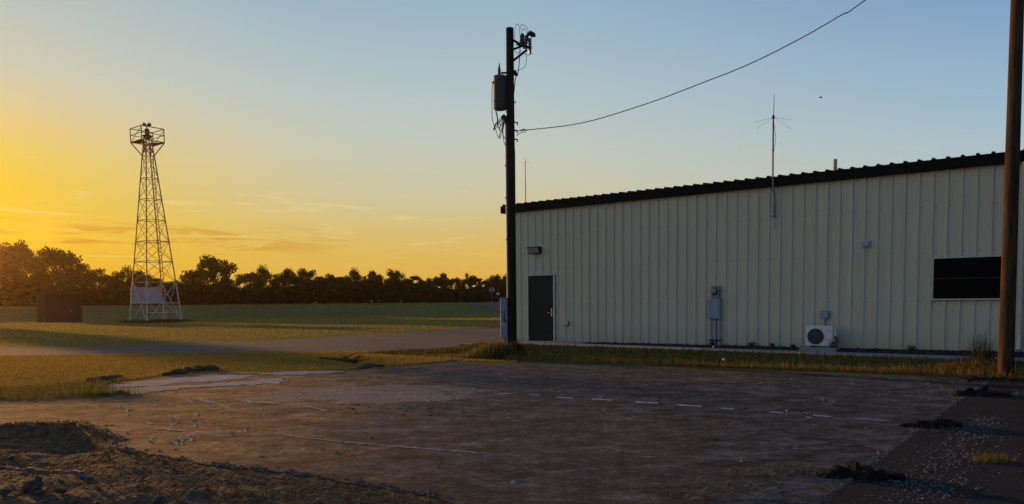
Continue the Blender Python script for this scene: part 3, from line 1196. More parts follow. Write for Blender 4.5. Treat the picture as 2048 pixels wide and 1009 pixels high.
# outlet box
ob, p = wall_thing('outlet_box', 1133, 647, -.06, 'small weathered outlet box low on the wall right of the door', 'outlet')
mb = MB()
mb.box(-.075, .075, -.07, RIB + .034, -.085, .085)
mb.build('box', M['galv'], ob, None, .008)
mb = MB()
mb.box(-.06, .06, -.095, -.0705, -.05, .075)
mb.build('cover', M['trim'], ob, None, .01)
# sensor / vent
ob, p = wall_thing('vent_hood', 1731, 489, -.08, 'small pale vent hood high on the wall between ribs', 'vent')
mb = MB()
vs = [(-.075, RIB, .08), (.075, RIB, .08), (.075, RIB, -.06), (-.075, RIB, -.06), (-.075, -.09, .06), (.075, -.09, .06), (.075, -.14, -.06), (-.075, -.14, -.06)]
mb.add(vs, [(0, 1, 2, 3), (4, 7, 6, 5), (0, 4, 5, 1), (1, 5, 6, 2), (2, 6, 7, 3), (3, 7, 4, 0)])
mb.build('hood', M['bluebox'], ob, None, .006)
mb = MB()
mb.box(-.1, .1, RIB, RIB + .03, -.08, .1)
mb.build('flange', M['trim'], ob)
# electric meter
me_, p = wall_thing('electric_meter', 1431.5, 586, -.08, 'round glass electric meter in a grey socket above the blue-grey panel', 'meter')
mb = MB()
mb.box(-.125, .125, -.12, RIB, -.185, .20)
mb.build('socket', M['galv'], me_, None, .008)
mb = MB()
mb.lathe((-.03, 0, .045), [(.1, -.12), (.105, -.15), (.09, -.152)], 24, 'y')
mb.build('ring', M['black'], me_)
mb = MB()
mb.lathe((-.03, 0, .045), [(.082, -.1525), (.08, -.2), (.065, -.222), (.01, -.228)], 24, 'y')
mb.build('dial', M['lens'], me_)
mb = MB()
mb.box(-.06, .0, -.2325, -.2285, .035, .055)
mb.build('readout', M['black'], me_)
# panel with conduits
pb, p = wall_thing('breaker_panel', 1430, 618, -.1, 'blue-grey breaker panel with three conduits running into the gravel', 'electrical panel')
zb_l = p.z
mb = MB()
mb.box(-.19, .17, -.17, RIB, -.29, .28)
mb.build('cabinet', M['bluebox'], pb, None, .008)
mb = MB()
mb.box(-.175, .155, -.182, -.1705, -.275, .265)
mb.build('door', M['bluebox'], pb, None, .005)
for xx in (-.125, 0, .125):
    mb = MB()
    mb.tube([(xx, -.1, -.291), (xx, -.1, WALK_Z - zb_l - .02)], .034, 12)
    mb.build('conduit', M['pvc'], pb)
mb = MB()
mb.box(-.18, .18, -.062, RIB, -.93, -.89)
mb.box(-.18, .18, -.146, -.137, -.93, -.89)
mb.build('strap', M['black'], pb)
# disconnect box
dc, p = wall_thing('disconnect_box', 1650, 630, -.08, 'small grey disconnect box on the wall above the white air conditioner', 'electrical box')
mb = MB()
mb.box(-.115, .115, -.055, RIB, -.1, .1)
mb.build('back_plate', M['galv'], dc)
mb = MB()
mb.box(-.075, .085, -.15, -.0555, -.095, .085)
mb.build('cover', M['bluebox'], dc, None, .01)
mb = MB()
mb.tube([(0.01, -.10, -.096), (.01, -.11, -.2), (.03, -.13, -.3), (.05, -.2, -.36)], .013, 8)
mb.build('whip', M['black'], dc)

# air conditioner
a0 = wpt(1610, 694, -.62)
a1 = wpt(1665, 653, -.62)
ac = empty('air_conditioner', wworld((a0.x + a1.x) / 2, -.43, a0.z), WANG)
tag(ac, 'white outdoor air conditioner with a round dark fan beside the wall', 'air conditioner')
W_, H_, D_ = (a1.x - a0.x), (a1.z - a0.z), .32
mb = MB()
mb.box(-W_ / 2, W_ / 2, -.16, .16, .03, H_)
mb.build('casing', M['ac'], ac, None, .015)
fx = -W_ * .12
fr2 = H_ * .40
mb = MB()
mb.lathe((fx, 0, H_ * .5), [(fr2 * 1.08, -.161), (fr2 * 1.08, -.172), (fr2 * .99, -.176), (fr2 * .97, -.165)], 12, 'y')
mb.build('fan_ring', M['ac'], ac)
mb = MB()
mb.lathe((fx, 0, H_ * .5), [(fr2 * .96, -.1625), (fr2 * .96, -.1665), (.01, -.1668)], 28, 'y')
fan = mb.build('fan_opening', M['black'], ac)
mb = MB()
for k in range(1, 4):
    rr_ = fr2 * .96 * k / 4
    pts = [(fx + rr_ * math.cos(a * math.pi / 12), -.173, H_ * .5 + rr_ * math.sin(a * math.pi / 12)) for a in range(25)]
    mb.tube(pts, .0025, 4, False)
for k in range(-7, 8):
    x = fr2 * .94 * k / 8
    hz = math.sqrt((fr2 * .94) ** 2 - x * x)
    mb.tube([(fx + x, -.174, H_ * .5 - hz), (fx + x, -.174, H_ * .5 + hz)], .003, 4)
mb.build('grille', M['galv'], fan)
mb = MB()
mb.box(W_ * .34, W_ * .43, -.1635, -.1605, H_ * .76, H_ * .79)
mb.build('badge', M['red_mark'], ac)
mb = MB()
mb.box(W_ / 2 + .001, W_ / 2 + .06, -.1, .1, H_ * .52, H_ * .86)
mb.build('valve_cover', M['ac'], ac, None, .01)
mb = MB()
for zz in (.4, .5):
    mb.tube([(W_ / 2 + .03, 0, H_ * .52), (W_ / 2 + .07, .05, H_ * zz * .6), (W_ / 2 + .05, .25, H_ * .25)], .014, 8)
mb.build('pipes', M['black'], ac)
for xx in (-W_ * .36, W_ * .36):
    mb = MB()
    mb.box(xx - .04, xx + .04, -.2, .2, -.005, .029)
    mb.build('foot', M['galv'], ac)
mb = MB()
pa = wworld((a0.x + a1.x) / 2, -.43, 0)
mb.box(-W_ / 2 - .15, W_ / 2 + .1, -.226, .3, WALK_Z - .05, a0.z - .006)
o = mb.build('equipment_pad', M['concrete'], None, None, .008)
o.location = pa
o.rotation_euler = (0, 0, WANG)
tag(o, 'low concrete pad under the white air conditioner', 'pad')

# antennas
an, p = wall_thing('antenna', 1549, 462, -.1, 'tall ground plane antenna on a mast bent over the eave', 'antenna')
pb_ = p


def lw(u, v, y): return wpt(u, v, y) - Vector((pb_.x, 0, pb_.z))


mb = MB()
mb.tube([lw(1549, 460, -.08), lw(1549, 432, -.08)], .014, 8)
mb.build('lower_stub', M['pvc'], an)
mb = MB()
mb.tube([lw(1548.5, 434, -.08), lw(1548.5, 409, -.08)], .034, 10)
mb.tube([lw(1546.5, 431, -.08), lw(1550.5, 431, -.08)], .05, 10)
mb.build('clamp', M['galv'], an)
mb = MB()
mb.tube([lw(1548.5, 409, -.08), lw(1549.5, 392, -.1), lw(1547, 380, -.19), lw(1545.5, 368, -.22), lw(1545.8, 300, -.22), lw(1546.5, 238, -.22)], .024, 10)
mb.build('mast', M['galv'], an)
top = lw(1546.7, 238, -.22)
mb = MB()
mb.tube([top, top + Vector((0, 0, .09))], .034, 10)
mb.build('base_joint', M['black'], an)
mb = MB()
mb.tube([lw(1547, 237, -.22), lw(1548.5, 189, -.22)], [.013, .006], 6)
mb.build('whip', M['galv'], an)
for (u, v, yy) in [(1511, 245, -.5), (1583, 240, .1), (1512, 259, .05), (1583, 259, -.5)]:
    mb = MB()
    mb.tube([top + Vector((0, 0, .04)), lw(u, v, yy)], .0035, 5)
    mb.build('radial', M['galv'], an)
mb = MB()
mb.tube([top, lw(1549, 255, -.24), lw(1551.5, 275, -.24), lw(1549.5, 290, -.24), lw(1547.5, 305, -.24)], .006, 5)
mb.build('cable', M['wire'], an)

# whip antenna behind, on the roof
bp = wpt(1051, 410, 4.0)
rz_ = eave + .012 + (ridge_z - eave) * (4.0 - FY) / (BD / 2 - FY)
a2 = empty('antenna', wworld(bp.x, 4.0, rz_), WANG)
tag(a2, 'thin whip antenna standing on the roof behind the left utility pole', 'antenna')
tz = wpt(1051.5, 324, 4.0).z - rz_
mb = MB()
mb.tube([(0, 0, -.05), (0, 0, tz)], [.022, .016], 8)
mb.build('mast', M['galv'], a2)
mb = MB()
mb.tube([(0, 0, tz), (0, 0, tz + .2)], [.012, .005], 6)
mb.build('whip', M['galv'], a2)
for a in range(4):
    mb = MB()
    mb.tube([(0, 0, tz), (.16 * math.cos(a * 1.57 + .5), .16 * math.sin(a * 1.57 + .5), tz - .035)], .005, 5)
    mb.build('radial', M['galv'], a2)
# vent pipe
vp = wpt(1670, 337, 1.6)
rz_ = eave + .012 + (ridge_z - eave) * (1.6 - FY) / (BD / 2 - FY)
o = empty('vent_pipe', wworld(vp.x, 1.6, rz_), WANG)
tag(o, 'short grey vent pipe on the dark roof right of the mast', 'vent pipe')
tz = wpt(1670, 319, 1.6).z - rz_
mb = MB()
mb.lathe((0, 0, 0), [(.055, -.05), (.055, tz)], 12)
mb.build('pipe', M['pvc'], o)
mb = MB()
mb.lathe((0, 0, 0), [(.12, -.03), (.11, .02), (.06, .09)], 12)
mb.build('boot', M['black'], o)

# floor plate by the door
p0 = wpt(1150, 686, -.4)
mb = MB()
mb.box(1.75, 3.25, -.56, -.1, WALK_Z + .0085, WALK_Z + .04)
o = mb.build('door_mat', M['concrete'], None, None, .01)
o.location = WO
o.rotation_euler = (0, 0, WANG)
tag(o, 'thin pale mat lying against the wall right of the door', 'mat')

# ------------------------------------------------------------------ utility poles
PY = 22.3
pl_base = Vector((dep(1024.5, 690, PY).x, PY, 0))
pl_base.z = zat(pl_base.x, PY)
pl_top = dep(1019.5, 57, PY)
up_ = empty('utility_pole', pl_base)
tag(up_, 'dark wooden utility pole carrying the transformer left of the building', 'utility pole')
mb = MB()
mb.tube([(0, 0, -.3), (0, 0, 0), pl_top - pl_base], [.145, .142, .112], 20)
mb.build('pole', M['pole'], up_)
LP = lambda u, v, dy=0.0: dep(u, v, PY + dy)
# ground wire with staples on the pole
mb = MB()
mb.tube([LP(1030, 300, -.14) - pl_base, LP(1031.5, 500, -.14) - pl_base, LP(1032, 690, -.14) - pl_base], .006, 6)
mb.build('ground_wire', M['wire'], up_)
for v in (150, 205, 262):
    mb = MB()
    q = LP(1030 + (v - 60) * .006, v) - pl_base
    mb.tube([(q.x - .17, 0, q.z), (q.x + .02, 0, q.z)], .018, 8)
    mb.build('bolt', M['galv'], up_)

# transformer
tb = LP(1001, 220, .05)
tr = empty('transformer', tb)
tag(tr, 'grey cylindrical pole transformer hanging on the left utility pole', 'transformer')
rT = .205
hT = LP(1001, 152).z - tb.z
mb = MB()
mb.lathe((0, 0, 0), [(.17, .0), (.185, .02), (rT, .03), (rT, hT * .93), (rT * 1.03, hT * .935), (rT * 1.03, hT * .965), (rT, hT * .97)], 28)
mb.lathe((0, 0, hT * .25), [(rT + .001, 0), (rT + .012, .005), (rT + .012, .02), (rT + .001, .025)], 28)
mb.build('tank', M['xfmr'], tr)
mb = MB()
mb.lathe((0, 0, hT * .97), [(rT * 1.02, 0.002), (rT * .98, .025), (.12, .055), (.02, .06)], 28)
mb.build('lid', M['xfmr'], tr)
bz = hT * .97 + .05
bu = LP(998.5, 150) - tb
mb = MB()
prof = [(.045, 0)]
for k in range(5):
    prof += [(.055 + .012 * (1 if k == 0 else 0), .03 + k * .04), (.032, .045 + k * .04)]
prof += [(.03, .23), (.015, .33), (.006, .38)]
mb.lathe((bu.x, 0, bz), prof, 14)
mb.build('bushing', M['ceramic'], tr)
mb = MB()
mb.box(.14, .33, -.05, .05, hT * .78, hT * .86)
mb.build('bracket', M['galv'], tr)
mb = MB()
mb.box(.14, .33, -.05, .05, hT * .2, hT * .28)
mb.build('bracket', M['galv'], tr)
mb = MB()
mb.box(bu.x + .05, .3, -.02, .02, bz + .05, bz + .1)
mb.build('arrester_arm', M['black'], tr)
for a in (2.6, 3.4, 4.2):
    mb = MB()
    x, y = rT * math.cos(a), rT * math.sin(a)
    mb.tube([(x, y, hT * .8), (x * 1.25, y * 1.25, hT * .8)], .02, 8)
    mb.build('low_bushing', M['ceramic'], tr)


def wirepath(pts, rad, seg=6):
    P = [Vector(p) for p in pts]
    out = []
    n = len(P)
    for i in range(n - 1):
        a, b, c, d = P[max(i - 1, 0)], P[i], P[i + 1], P[min(i + 2, n - 1)]
        for k in range(seg):
            t = k / seg
            out.append(.5 * ((2 * b) + (c - a) * t + (2 * a - 5 * b + 4 * c - d) * t * t + (3 * b - a - 3 * c + d) * t ** 3))
    out.append(P[-1])
    return out


mb = MB()
for pts in ([(987, 162), (984, 185), (984, 215), (985, 240), (992, 262), (999, 278), (1004, 262), (1008, 245)],
            [(990, 219), (994, 235), (996, 255), (1003, 250), (1008, 238)],
            [(993, 222), (996, 248), (987, 260), (992, 247), (1003, 236)],
            [(1012, 222), (1015, 235), (1012, 250)]):
    mb.tube(wirepath([LP(u, v, -.1) - tb for u, v in pts], .01), .011, 6)
mb.build('secondary_leads', M['wire'], tr)

# cutout and insulator arm at the pole top
cb = LP(1028, 100)
cu = empty('cutout_arm', cb)
tag(cu, 'steel arm with fuse cutout, arrester and jumper wires near the pole top', 'cutout arm')
q = lambda u, v, dy=0.0: LP(u, v, dy) - cb
mb = MB()
mb.bar(q(1024, 80), q(1047, 92), .05)
mb.bar(q(1024, 100), q(1046, 92), .045)
mb.bar(q(1025, 123), q(1054, 100), .05)
mb.bar(q(1033, 88), q(1063, 97), .06)
mb.build('bracket', M['black'], cu)


def shed_ins(a, b, r, n=5):
    a, b = Vector(a), Vector(b)
    pts, rad = [], []
    for k in range(n):
        t0, t1 = k / n, (k + .6) / n
        pts += [a.lerp(b, t0), a.lerp(b, t1)]
        rad += [r, r * .6]
    pts.append(b)
    rad.append(r * .5)
    return pts, rad


mb = MB()
pts, rad = shed_ins(q(1043, 93), q(1045, 68), .085)
mb.tube(pts, rad, 12)
mb.build('insulator', M['ceramic'], cu)
mb = MB()
pts, rad = shed_ins(q(1050, 97), q(1054, 70), .07)
mb.tube(pts, rad, 12)
mb.build('arrester', M['ceramic'], cu)
mb = MB()
mb.tube([q(1055, 70), q(1061, 66.5), q(1068, 70)], [.05, .07, .06], 10)
mb.tube([q(1061, 72), q(1071, 71)], [.045, .05], 10)
mb.build('cutout_head', M['black'], cu)
mb = MB()
pts, rad = shed_ins(q(1059.5, 78), q(1060, 103), .06)
mb.tube(pts, rad, 12)
mb.tube([q(1060, 103), q(1060, 109)], [.045, .02], 8)
mb.build('fuse_tube', M['ceramic'], cu)
mb = MB()
for pts in ([(1029, 85), (1030, 58), (1034, 49), (1038, 53), (1040, 72), (1042, 92)],
            [(1043, 70), (1044, 62), (1049, 58), (1053, 63), (1055, 70)],
            [(1042, 60), (1042, 51), (1050, 52), (1056, 60), (1058, 68)],
            [(1051, 102), (1053, 118), (1050, 133), (1042, 139), (1030, 143)],
            [(1045, 106), (1057, 111), (1066, 106)], [(1029, 100), (1034, 107), (1043, 103)]):
    mb.tube(wirepath([q(u, v, -.08) for u, v in pts], .01), .0075, 6)
mb.build('jumper_wires', M['wire'], cu)
mb = MB()
mb.tube(wirepath([q(u, v, -.08) for u, v in [(1040, 95), (1039, 120), (1036, 145), (1031, 158), (1029, 175), (1027, 195)]], .01), .014, 6)
mb.build('primary_lead', M['wire'], cu)
mb = MB()
mb.tube([q(1028, 142), q(1034, 152)], .05, 8)
mb.build('lug', M['black'], cu)

# service riser with weatherhead
rb = LP(1017.5, 690, -.02)
rb.z = zat(rb.x, rb.y)
sr = empty('service_riser', rb)
tag(sr, 'blue-grey service conduit with weatherhead strapped to the left pole', 'conduit')
q2 = lambda u, v, dy=-.02: LP(u, v, dy) - rb
mb = MB()
mb.tube([Vector((0, 0, -.05)), q2(1014.2, 420), q2(1012.3, 245)], [.04, .038, .036], 14)
mb.build('conduit', M['bluebox'], sr)
mb = MB()
mb.tube([q2(1012.3, 247), q2(1011, 238), q2(1007, 234), q2(1003, 237)], [.05, .085, .085, .05], 12)
mb.build('weatherhead', M['black'], sr)
for v in (330, 395, 478, 598):
    mb = MB()
    c = q2(1014.5 + (v - 420) * .011, v)
    mb.tube([c + Vector((-.055, 0, -.02)), c + Vector((.2, 0, -.02)), ], .03, 4)
    mb.build('strap', M['black'], sr)
mb = MB()
for pts in ([(1006, 238), (998, 244), (992, 250), (987, 262)], [(1006, 239), (1000, 252), (1000, 268), (997, 276)],
            [(1008, 240), (1004, 258), (1007, 272), (1011, 278)], [(1010, 242), (1006, 262), (1008, 284), (1013, 294)], [(1004, 238), (996, 252), (1002, 262), (1006, 250)]):
    mb.tube(wirepath([q2(u, v, -.12) for u, v in pts], .01), .012, 6)
mb.build('drip_loops', M['wire'], sr)

# service cabinet at the riser's foot
c0, c1 = LP(1001, 676, -.02), LP(1014.5, 597, -.02)
cbx = empty('electrical_cabinet', Vector(((c0.x + c1.x) / 2, PY - .02, c0.z)))
tag(cbx, 'tall blue-grey switch cabinet mounted beside the left utility pole', 'electrical cabinet')
W2, H2 = (c1.x - c0.x) / 2, c1.z - c0.z
mb = MB()
mb.box(-W2, W2, -.11, .2, 0, H2)
mb.build('box', M['bluebox'], cbx, None, .008)
mb = MB()
mb.box(-W2 + .01, W2 - .02, -.122, -.1105, .02, H2 - .03)
cdoor = mb.build('door', M['bluebox'], cbx, None, .004)
mb = MB()
mb.box(.0, .02, -.15, -.1225, H2 * .46, H2 * .7)
mb.box(-.01, .06, -.14, -.1225, H2 * .42, H2 * .46)
mb.build('handle', M['black'], cdoor)
mb = MB()
mb.box(W2 - .1, W2 + .03, -.02, .1, -c0.z + zat(c0.x, PY) - .02, -.001)
mb.build('stub_conduit', M['bluebox'], cbx)
mb = MB()
mb.box(-W2 - .02, W2 + .02, -.13, .22, H2 + .001, H2 + .025)
mb.build('cap', M['bluebox'], cbx)
mb = MB()
mb.box(-W2 * .5, W2 * .3, -.1235, -.1222, H2 * .33, H2 * .36)
mb.build('label_plate', M['sign_white'], cdoor)

# right pole
RY = 1480 * 1.65 / (757 - 593.5)
rp_base = Vector((dep(2011, 757, RY).x, RY, 0))
rp_top_ = dep(2035, 0, RY)
dirp = (rp_top_ - rp_base)
rp_top = rp_base + dirp * (10.2 / dirp.z)
rp = empty('utility_pole', rp_base)
tag(rp, 'leaning brown wooden pole at the right edge with its left side sunlit', 'utility pole')
mb = MB()
tp = rp_top - rp_base
pts = [Vector((0, 0, -.3)) + tp * 0] + [tp * (k / 14) for k in range(15)]
rad = [.146] + [.142 - .038 * (k / 14) for k in range(15)]
mb.tube(pts, rad, 24)
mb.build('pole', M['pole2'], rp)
# service drop wire
wa = LP(1037, 262, -.02)
wire_top = rp_base + tp * (9.75 / tp.z)
ow = empty('overhead_wire', wa)
tag(ow, 'twisted service wire sagging from the left pole up to the upper right', 'wire')
# fit sag through the photo points
N_ = 90
ctrl = [(1037, 262), (1160, 247), (1290, 209), (1400, 168), (1500, 128), (1600, 78), (1680, 32), (1731, 0)]


def along(u, v):
    # vertical plane through both ends
    d = ray(u, v)
    n_ = (wire_top - wa).cross(Vector((0, 0, 1))).normalized()
    t = (wa - CAM).dot(n_) / d.dot(n_)
    return CAM + d * t


P = [along(*c) for c in ctrl]
P = [Vector(p) for p in wirepath(P + [wire_top], .01, 14)]
mb = MB()
tw = []
for ph in (0, 2.09, 4.19):
    dense = []
    for i, p in enumerate(P):
        for k in range(4):
            pp = p.lerp(P[min(i + 1, len(P) - 1)], k / 4)
            a = ph + (i * 4 + k) * .75
            dense.append(pp - wa + Vector((math.cos(a) * .007, math.cos(a) * .007, math.sin(a) * .009)))
    mb.tube(dense, .0052, 5)
mb.build('conductors', M['wire'], ow)
mb = MB()
mb.tube([P[0] - wa, LP(1050, 259.5, -.02) - wa], [.012, .03], 8)
mb.tube(wirepath([LP(1033, 272, -.1) - wa, LP(1041, 266, -.05) - wa, LP(1050, 264, -.03) - wa, LP(1056, 259, -.02) - wa], .01), .011, 6)
mb.build('dead_end_clamp', M['wire'], ow)
for v in (246, 262, 280):
    mb = MB()
    c = LP(1031.5, v, -.02) - wa
    mb.tube([c + Vector((-.03, 0, .02)), c + Vector((.05, 0, 0)), c + Vector((.045, 0, -.06))], .022, 8)
    mb.build('hook', M['black'], ow)

# ------------------------------------------------------------------ beacon tower
TY = 68.0
tc = dep(312, 640, TY)
tc.z = zat(tc.x, tc.y)
tw_top_px = 296.0
tw = empty('beacon_tower', tc)
tag(tw, 'tall lattice airport beacon tower with a cage platform and white lower legs', 'tower')
sc_ = TY / F
zv = lambda v: (dep(300, v, TY).z - tc.z)
TH = .32   # rotation of the square
vis = Vector((tc.x, tc.y)).normalized()


def corner(R_, k, z, cx=0.0):
    # k: 0 right, 1 front, 2 left, 3 back ; aligned to view axis
    a = math.atan2(-vis.x, vis.y)   # view azimuth rot
    ang = {0: 0, 1: -math.pi / 2, 2: math.pi, 3: math.pi / 2}[k] - R(18.4) + 0
    x, y = R_ * math.cos(ang), R_ * math.sin(ang)
    ca, sa = math.cos(a), math.sin(a)
    return Vector((cx + x * ca - y * sa, x * sa + y * ca, z))


R0, RT = 51.5 * sc_ * .98, 11.2 * sc_
zt_ = zv(312)


def Rz(z): return R0 + (RT - R0) * z / zt_


levels = [0, zv(565.3), zv(524), zv(483.6), zv(441.4), zv(399.7), zv(357.6), zt_]
WL = levels[1]
for k in range(4):
    mb = MB()
    mb.bar(corner(Rz(0), k, -.1), corner(Rz(WL), k, WL), .095)
    mb.build('lower_leg', M['tower_white'], tw)
    mb = MB()
    mb.bar(corner(Rz(WL), k, WL), corner(Rz(zt_), k, zt_ + .05), .082)
    mb.build('leg', M['tower_orange'], tw)
for i in range(7):
    za, zb_ = levels[i], levels[i + 1]
    mt = M['tower_white'] if i == 0 else M['tower_orange']
    wbar = .05 if i == 0 else .032
    for k in range(4):
        k2 = (k + 1) % 4
        mb = MB()
        mb.bar(corner(Rz(za), k, za + .05), corner(Rz(zb_), k2, zb_), wbar)
        mb.build('brace', mt, tw)
        mb = MB()
        mb.bar(corner(Rz(za), k2, za + .05), corner(Rz(zb_), k, zb_), wbar)
        mb.build('brace', mt, tw)
        mb = MB()
        mb.bar(corner(Rz(zb_), k, zb_), corner(Rz(zb_), k2, zb_), .04)
        mb.build('girt', M['tower_orange'], tw)
# low rail on the front-right face
mb = MB()
zz = zv(626)
mb.bar(corner(Rz(zz), 1, zz), corner(Rz(zz), 0, zz), .07)
mb.bar(corner(Rz(zv(607)), 0, zv(607)), corner(Rz(zv(607)), 2, zv(607)), .06)
mb.build('lower_rail', M['tower_white'], tw)
# head section
zp = zv(285.5)
mb = MB()
for k in range(4):
    k2 = (k + 1) % 4
    mb.bar(corner(RT, k, zt_), corner(RT * .55, k, zp + .6), .08)
    mb.bar(corner(RT, k, zt_ + .1), corner(RT * .6, k2, zp), .06)
    mb.bar(corner(RT, k2, zt_ + .1), corner(RT * .6, k, zp), .06)
mb.build('head_frame', M['tower_orange'], tw)
RP = 31.5 * sc_
for k in range(4):
    mb = MB()
    mb.bar(corner(RT, k, zt_), corner(RP, k, zp - .03), .07)
    mb.build('kicker', M['tower_orange'], tw)
for (ka, kb) in ((2, 1), (0, 3)):
    mb = MB()
    a, b = corner(RP, ka, zp), corner(RP, kb, zp)
    oa = corner(RP, 3 if kb == 1 else 1, zp)
    kc = 3 if ka == 2 else 1
    c, d = corner(RP, (ka + 3) % 4 if False else kc, zp), None
    # half deck: strip along the edge a-b with inner edge pulled to the middle
    ia, ib = a.lerp(Vector((0, 0, zp)), .8), b.lerp(Vector((0, 0, zp)), .8)
    lo = Vector((0, 0, -.07))
    mb.add([a, b, ib, ia, a + lo, b + lo, ib + lo, ia + lo],
           [(0, 1, 2, 3), (7, 6, 5, 4), (0, 4, 5, 1), (1, 5, 6, 2), (2, 6, 7, 3), (3, 7, 4, 0)])
    mb.build('platform', M['grate'], tw)
zc = zv(258.5)
mb = MB()
for k in range(4):
    k2 = (k + 1) % 4
    mb.bar(corner(RP, k, zp), corner(RP, k, zc), .07)
    mb.bar(corner(RP, k, zc), corner(RP, k2, zc), .06)
    zm = zp + (zc - zp) * .52
    mb.bar(corner(RP, k, zm), corner(RP, k2, zm), .045)
    mb.bar(corner(RP, k, zp), corner(RP, k2, zp), .07)
for (ka, kb) in ((2, 1), (3, 0)):
    mb.bar(corner(RP, ka, zp), corner(RP, kb, zc - .1), .045)
mb.build('railing', M['tower_orange'], tw)
# beacon
bz0 = zv(273)
bea = MB()
bea.lathe((0, 0, bz0), [(.2, -.25), (.42, 0), (.42, .06), (.2, .1), (.2, .12), (.2, .62), (.16, .66)], 16)
beacon = bea.build('beacon', M['grate'], tw)
zl = zv(250)
a = math.atan2(-vis.x, vis.y)
rgt = Vector((math.cos(a), math.sin(a), 0))
for sgn in (-1, 1):
    mb = MB()
    c = rgt * (sgn * .19) + Vector((0, 0, zl))
    axd = (rgt * sgn + Vector((-.25, -1.1, .3))).normalized()
    mb.tube([c - axd * .16, c - axd * .05, c + axd * .09, c + axd * .11], [.06, .15, .17, .165], 14)
    mb.build('lamp_head', M['grate'], beacon)
mb = MB()
mb.tube([(0, 0, bz0 + .6), (0, 0, zl)], .05, 8)
mb.build('yoke', M['grate'], beacon)
# blank board on the rear left face
za, zb_ = zv(606), zv(575)
mb = MB()
n_ = (corner(1, 2, 0) + corner(1, 3, 0)).normalized()
dirf = (corner(1, 3, 0) - corner(1, 2, 0)).normalized()
cm = (corner(Rz((za + zb_) / 2), 2, 0) + corner(Rz((za + zb_) / 2), 3, 0)) / 2
half = 1.42
pa_ = cm - dirf * half + n_ * .12
pb2 = cm + dirf * half + n_ * .12
vs = [pa_ + Z3 * za, pb2 + Z3 * za, pb2 + Z3 * zb_, pa_ + Z3 * zb_]
vs = vs + [v + n_ * .03 for v in vs]
mb.add(vs, [(0, 1, 2, 3), (7, 6, 5, 4), (0, 4, 5, 1), (1, 5, 6, 2), (2, 6, 7, 3), (3, 7, 4, 0)])
board = mb.build('sign_board', M['panel_white'], tw)
mb = MB()
fo = n_ * -.02
mb.bar(pa_ + Z3 * za + fo, pb2 + Z3 * za + fo, .06)
mb.bar(pa_ + Z3 * zb_ + fo, pb2 + Z3 * zb_ + fo, .05)
mb.bar(pa_ + Z3 * za + fo, pa_ + Z3 * zb_ + fo, .05)
mb.bar(pb2 + Z3 * za + fo, pb2 + Z3 * zb_ + fo, .05)
mb.build('board_frame', M['tower_white'], board)
# ladder on the rear right face by the rear leg
def lad(z, off):
    b, r = corner(Rz(z) * 1.0, 3, z), corner(Rz(z), 0, z)
    d = (r - b).normalized()
    return b + d * off + n2 * .05


n2 = -(corner(1, 0, 0) + corner(1, 3, 0)).normalized()
mb = MB()
zl0, zl1 = .25, zp
for off in (.16, .58):
    mb.bar(lad(zl0, off), lad(WL, off), .045)
z = zl0 + .15
while z < WL:
    mb.bar(lad(z, .16), lad(z, .58), .035)
    z += .36
mb.build('lower_ladder', M['tower_white'], tw)
mb = MB()
for off in (.16, .58):
    mb.bar(lad(WL, off), lad(zt_, off), .045)
while z < zt_:
    mb.bar(lad(z, .16), lad(z, .58), .035)
    z += .36
mb.build('ladder', M['tower_orange'], tw)
tw.rotation_euler = (0, -.009, 0)
# weeds at the tower feet
Xs, Ys = [], []
for k, n in ((2, 260), (1, 260), (3, 500), (0, 420)):
    c = corner(R0, k, 0) + tc
    Xs.append(rng.normal(c.x, .45, n)); Ys.append(rng.normal(c.y, .5, n))
c = (corner(R0, 0, 0) + corner(R0, 1, 0)) / 2 + tc
Xs.append(rng.normal(c.x, .7, 700)); Ys.append(rng.normal(c.y, .4, 700))
Xs, Ys = np.concatenate(Xs), np.concatenate(Ys)
tag(blades('tower_weeds', Xs, Ys, .28, .06, M['bankgrass'], .4), 'dark unmown weeds around the feet of the beacon tower', 'weeds', kind='stuff')

# ------------------------------------------------------------------ shed
SY = 72.0
s0 = dep(94, 640, SY)
shed = empty('shed', Vector((s0.x, SY, zat(s0.x, SY))), R(47))
tag(shed, 'small dark flat-roofed shed in the field left of the tower', 'shed')
sw = 71 * SY / F * .90
sh = (640 - 584) * SY / F
sd = 3.3
mb = MB()
mb.box(0, sw, 0, sd, -.1, sh)
mb.build('wall', M['shed'], shed)
mb = MB()
mb.box(-.16, sw + .16, -.22, sd + .16, sh + .001, sh + .13)
roof_s = mb.build('roof', M['shed_roof'], shed)
mb = MB()
mb.box(sw * .28, sw * .72, -.05, -.001, 0, sh * .8)
dshed = mb.build('door', M['shed_roof'], shed)
mb = MB()
mb.box(sw * .66, sw * .68, -.09, -.051, sh * .38, sh * .45)
mb.build('handle', M['galv'], dshed)
mb = MB()
for k in range(10):
    x = sw * (k + .5) / 10
    mb.box(x - .02, x + .02, -.022, -.001, sh * .82 if .28 < (k + .5) / 10 < .72 else 0, sh - .02)
    y = sd * (k + .5) / 10
    mb.box(-.022, -.001, y - .02, y + .02, 0, sh - .02)
mb.build('batten_strips', M['shed'], shed)
for xx in (.8, sw - .7):
    mb = MB()
    mb.tube([(xx, 1.5, sh + .131), (xx, 1.5, sh + .5)], .09, 8)
    mb.build('vent', M['shed_roof'], roof_s)

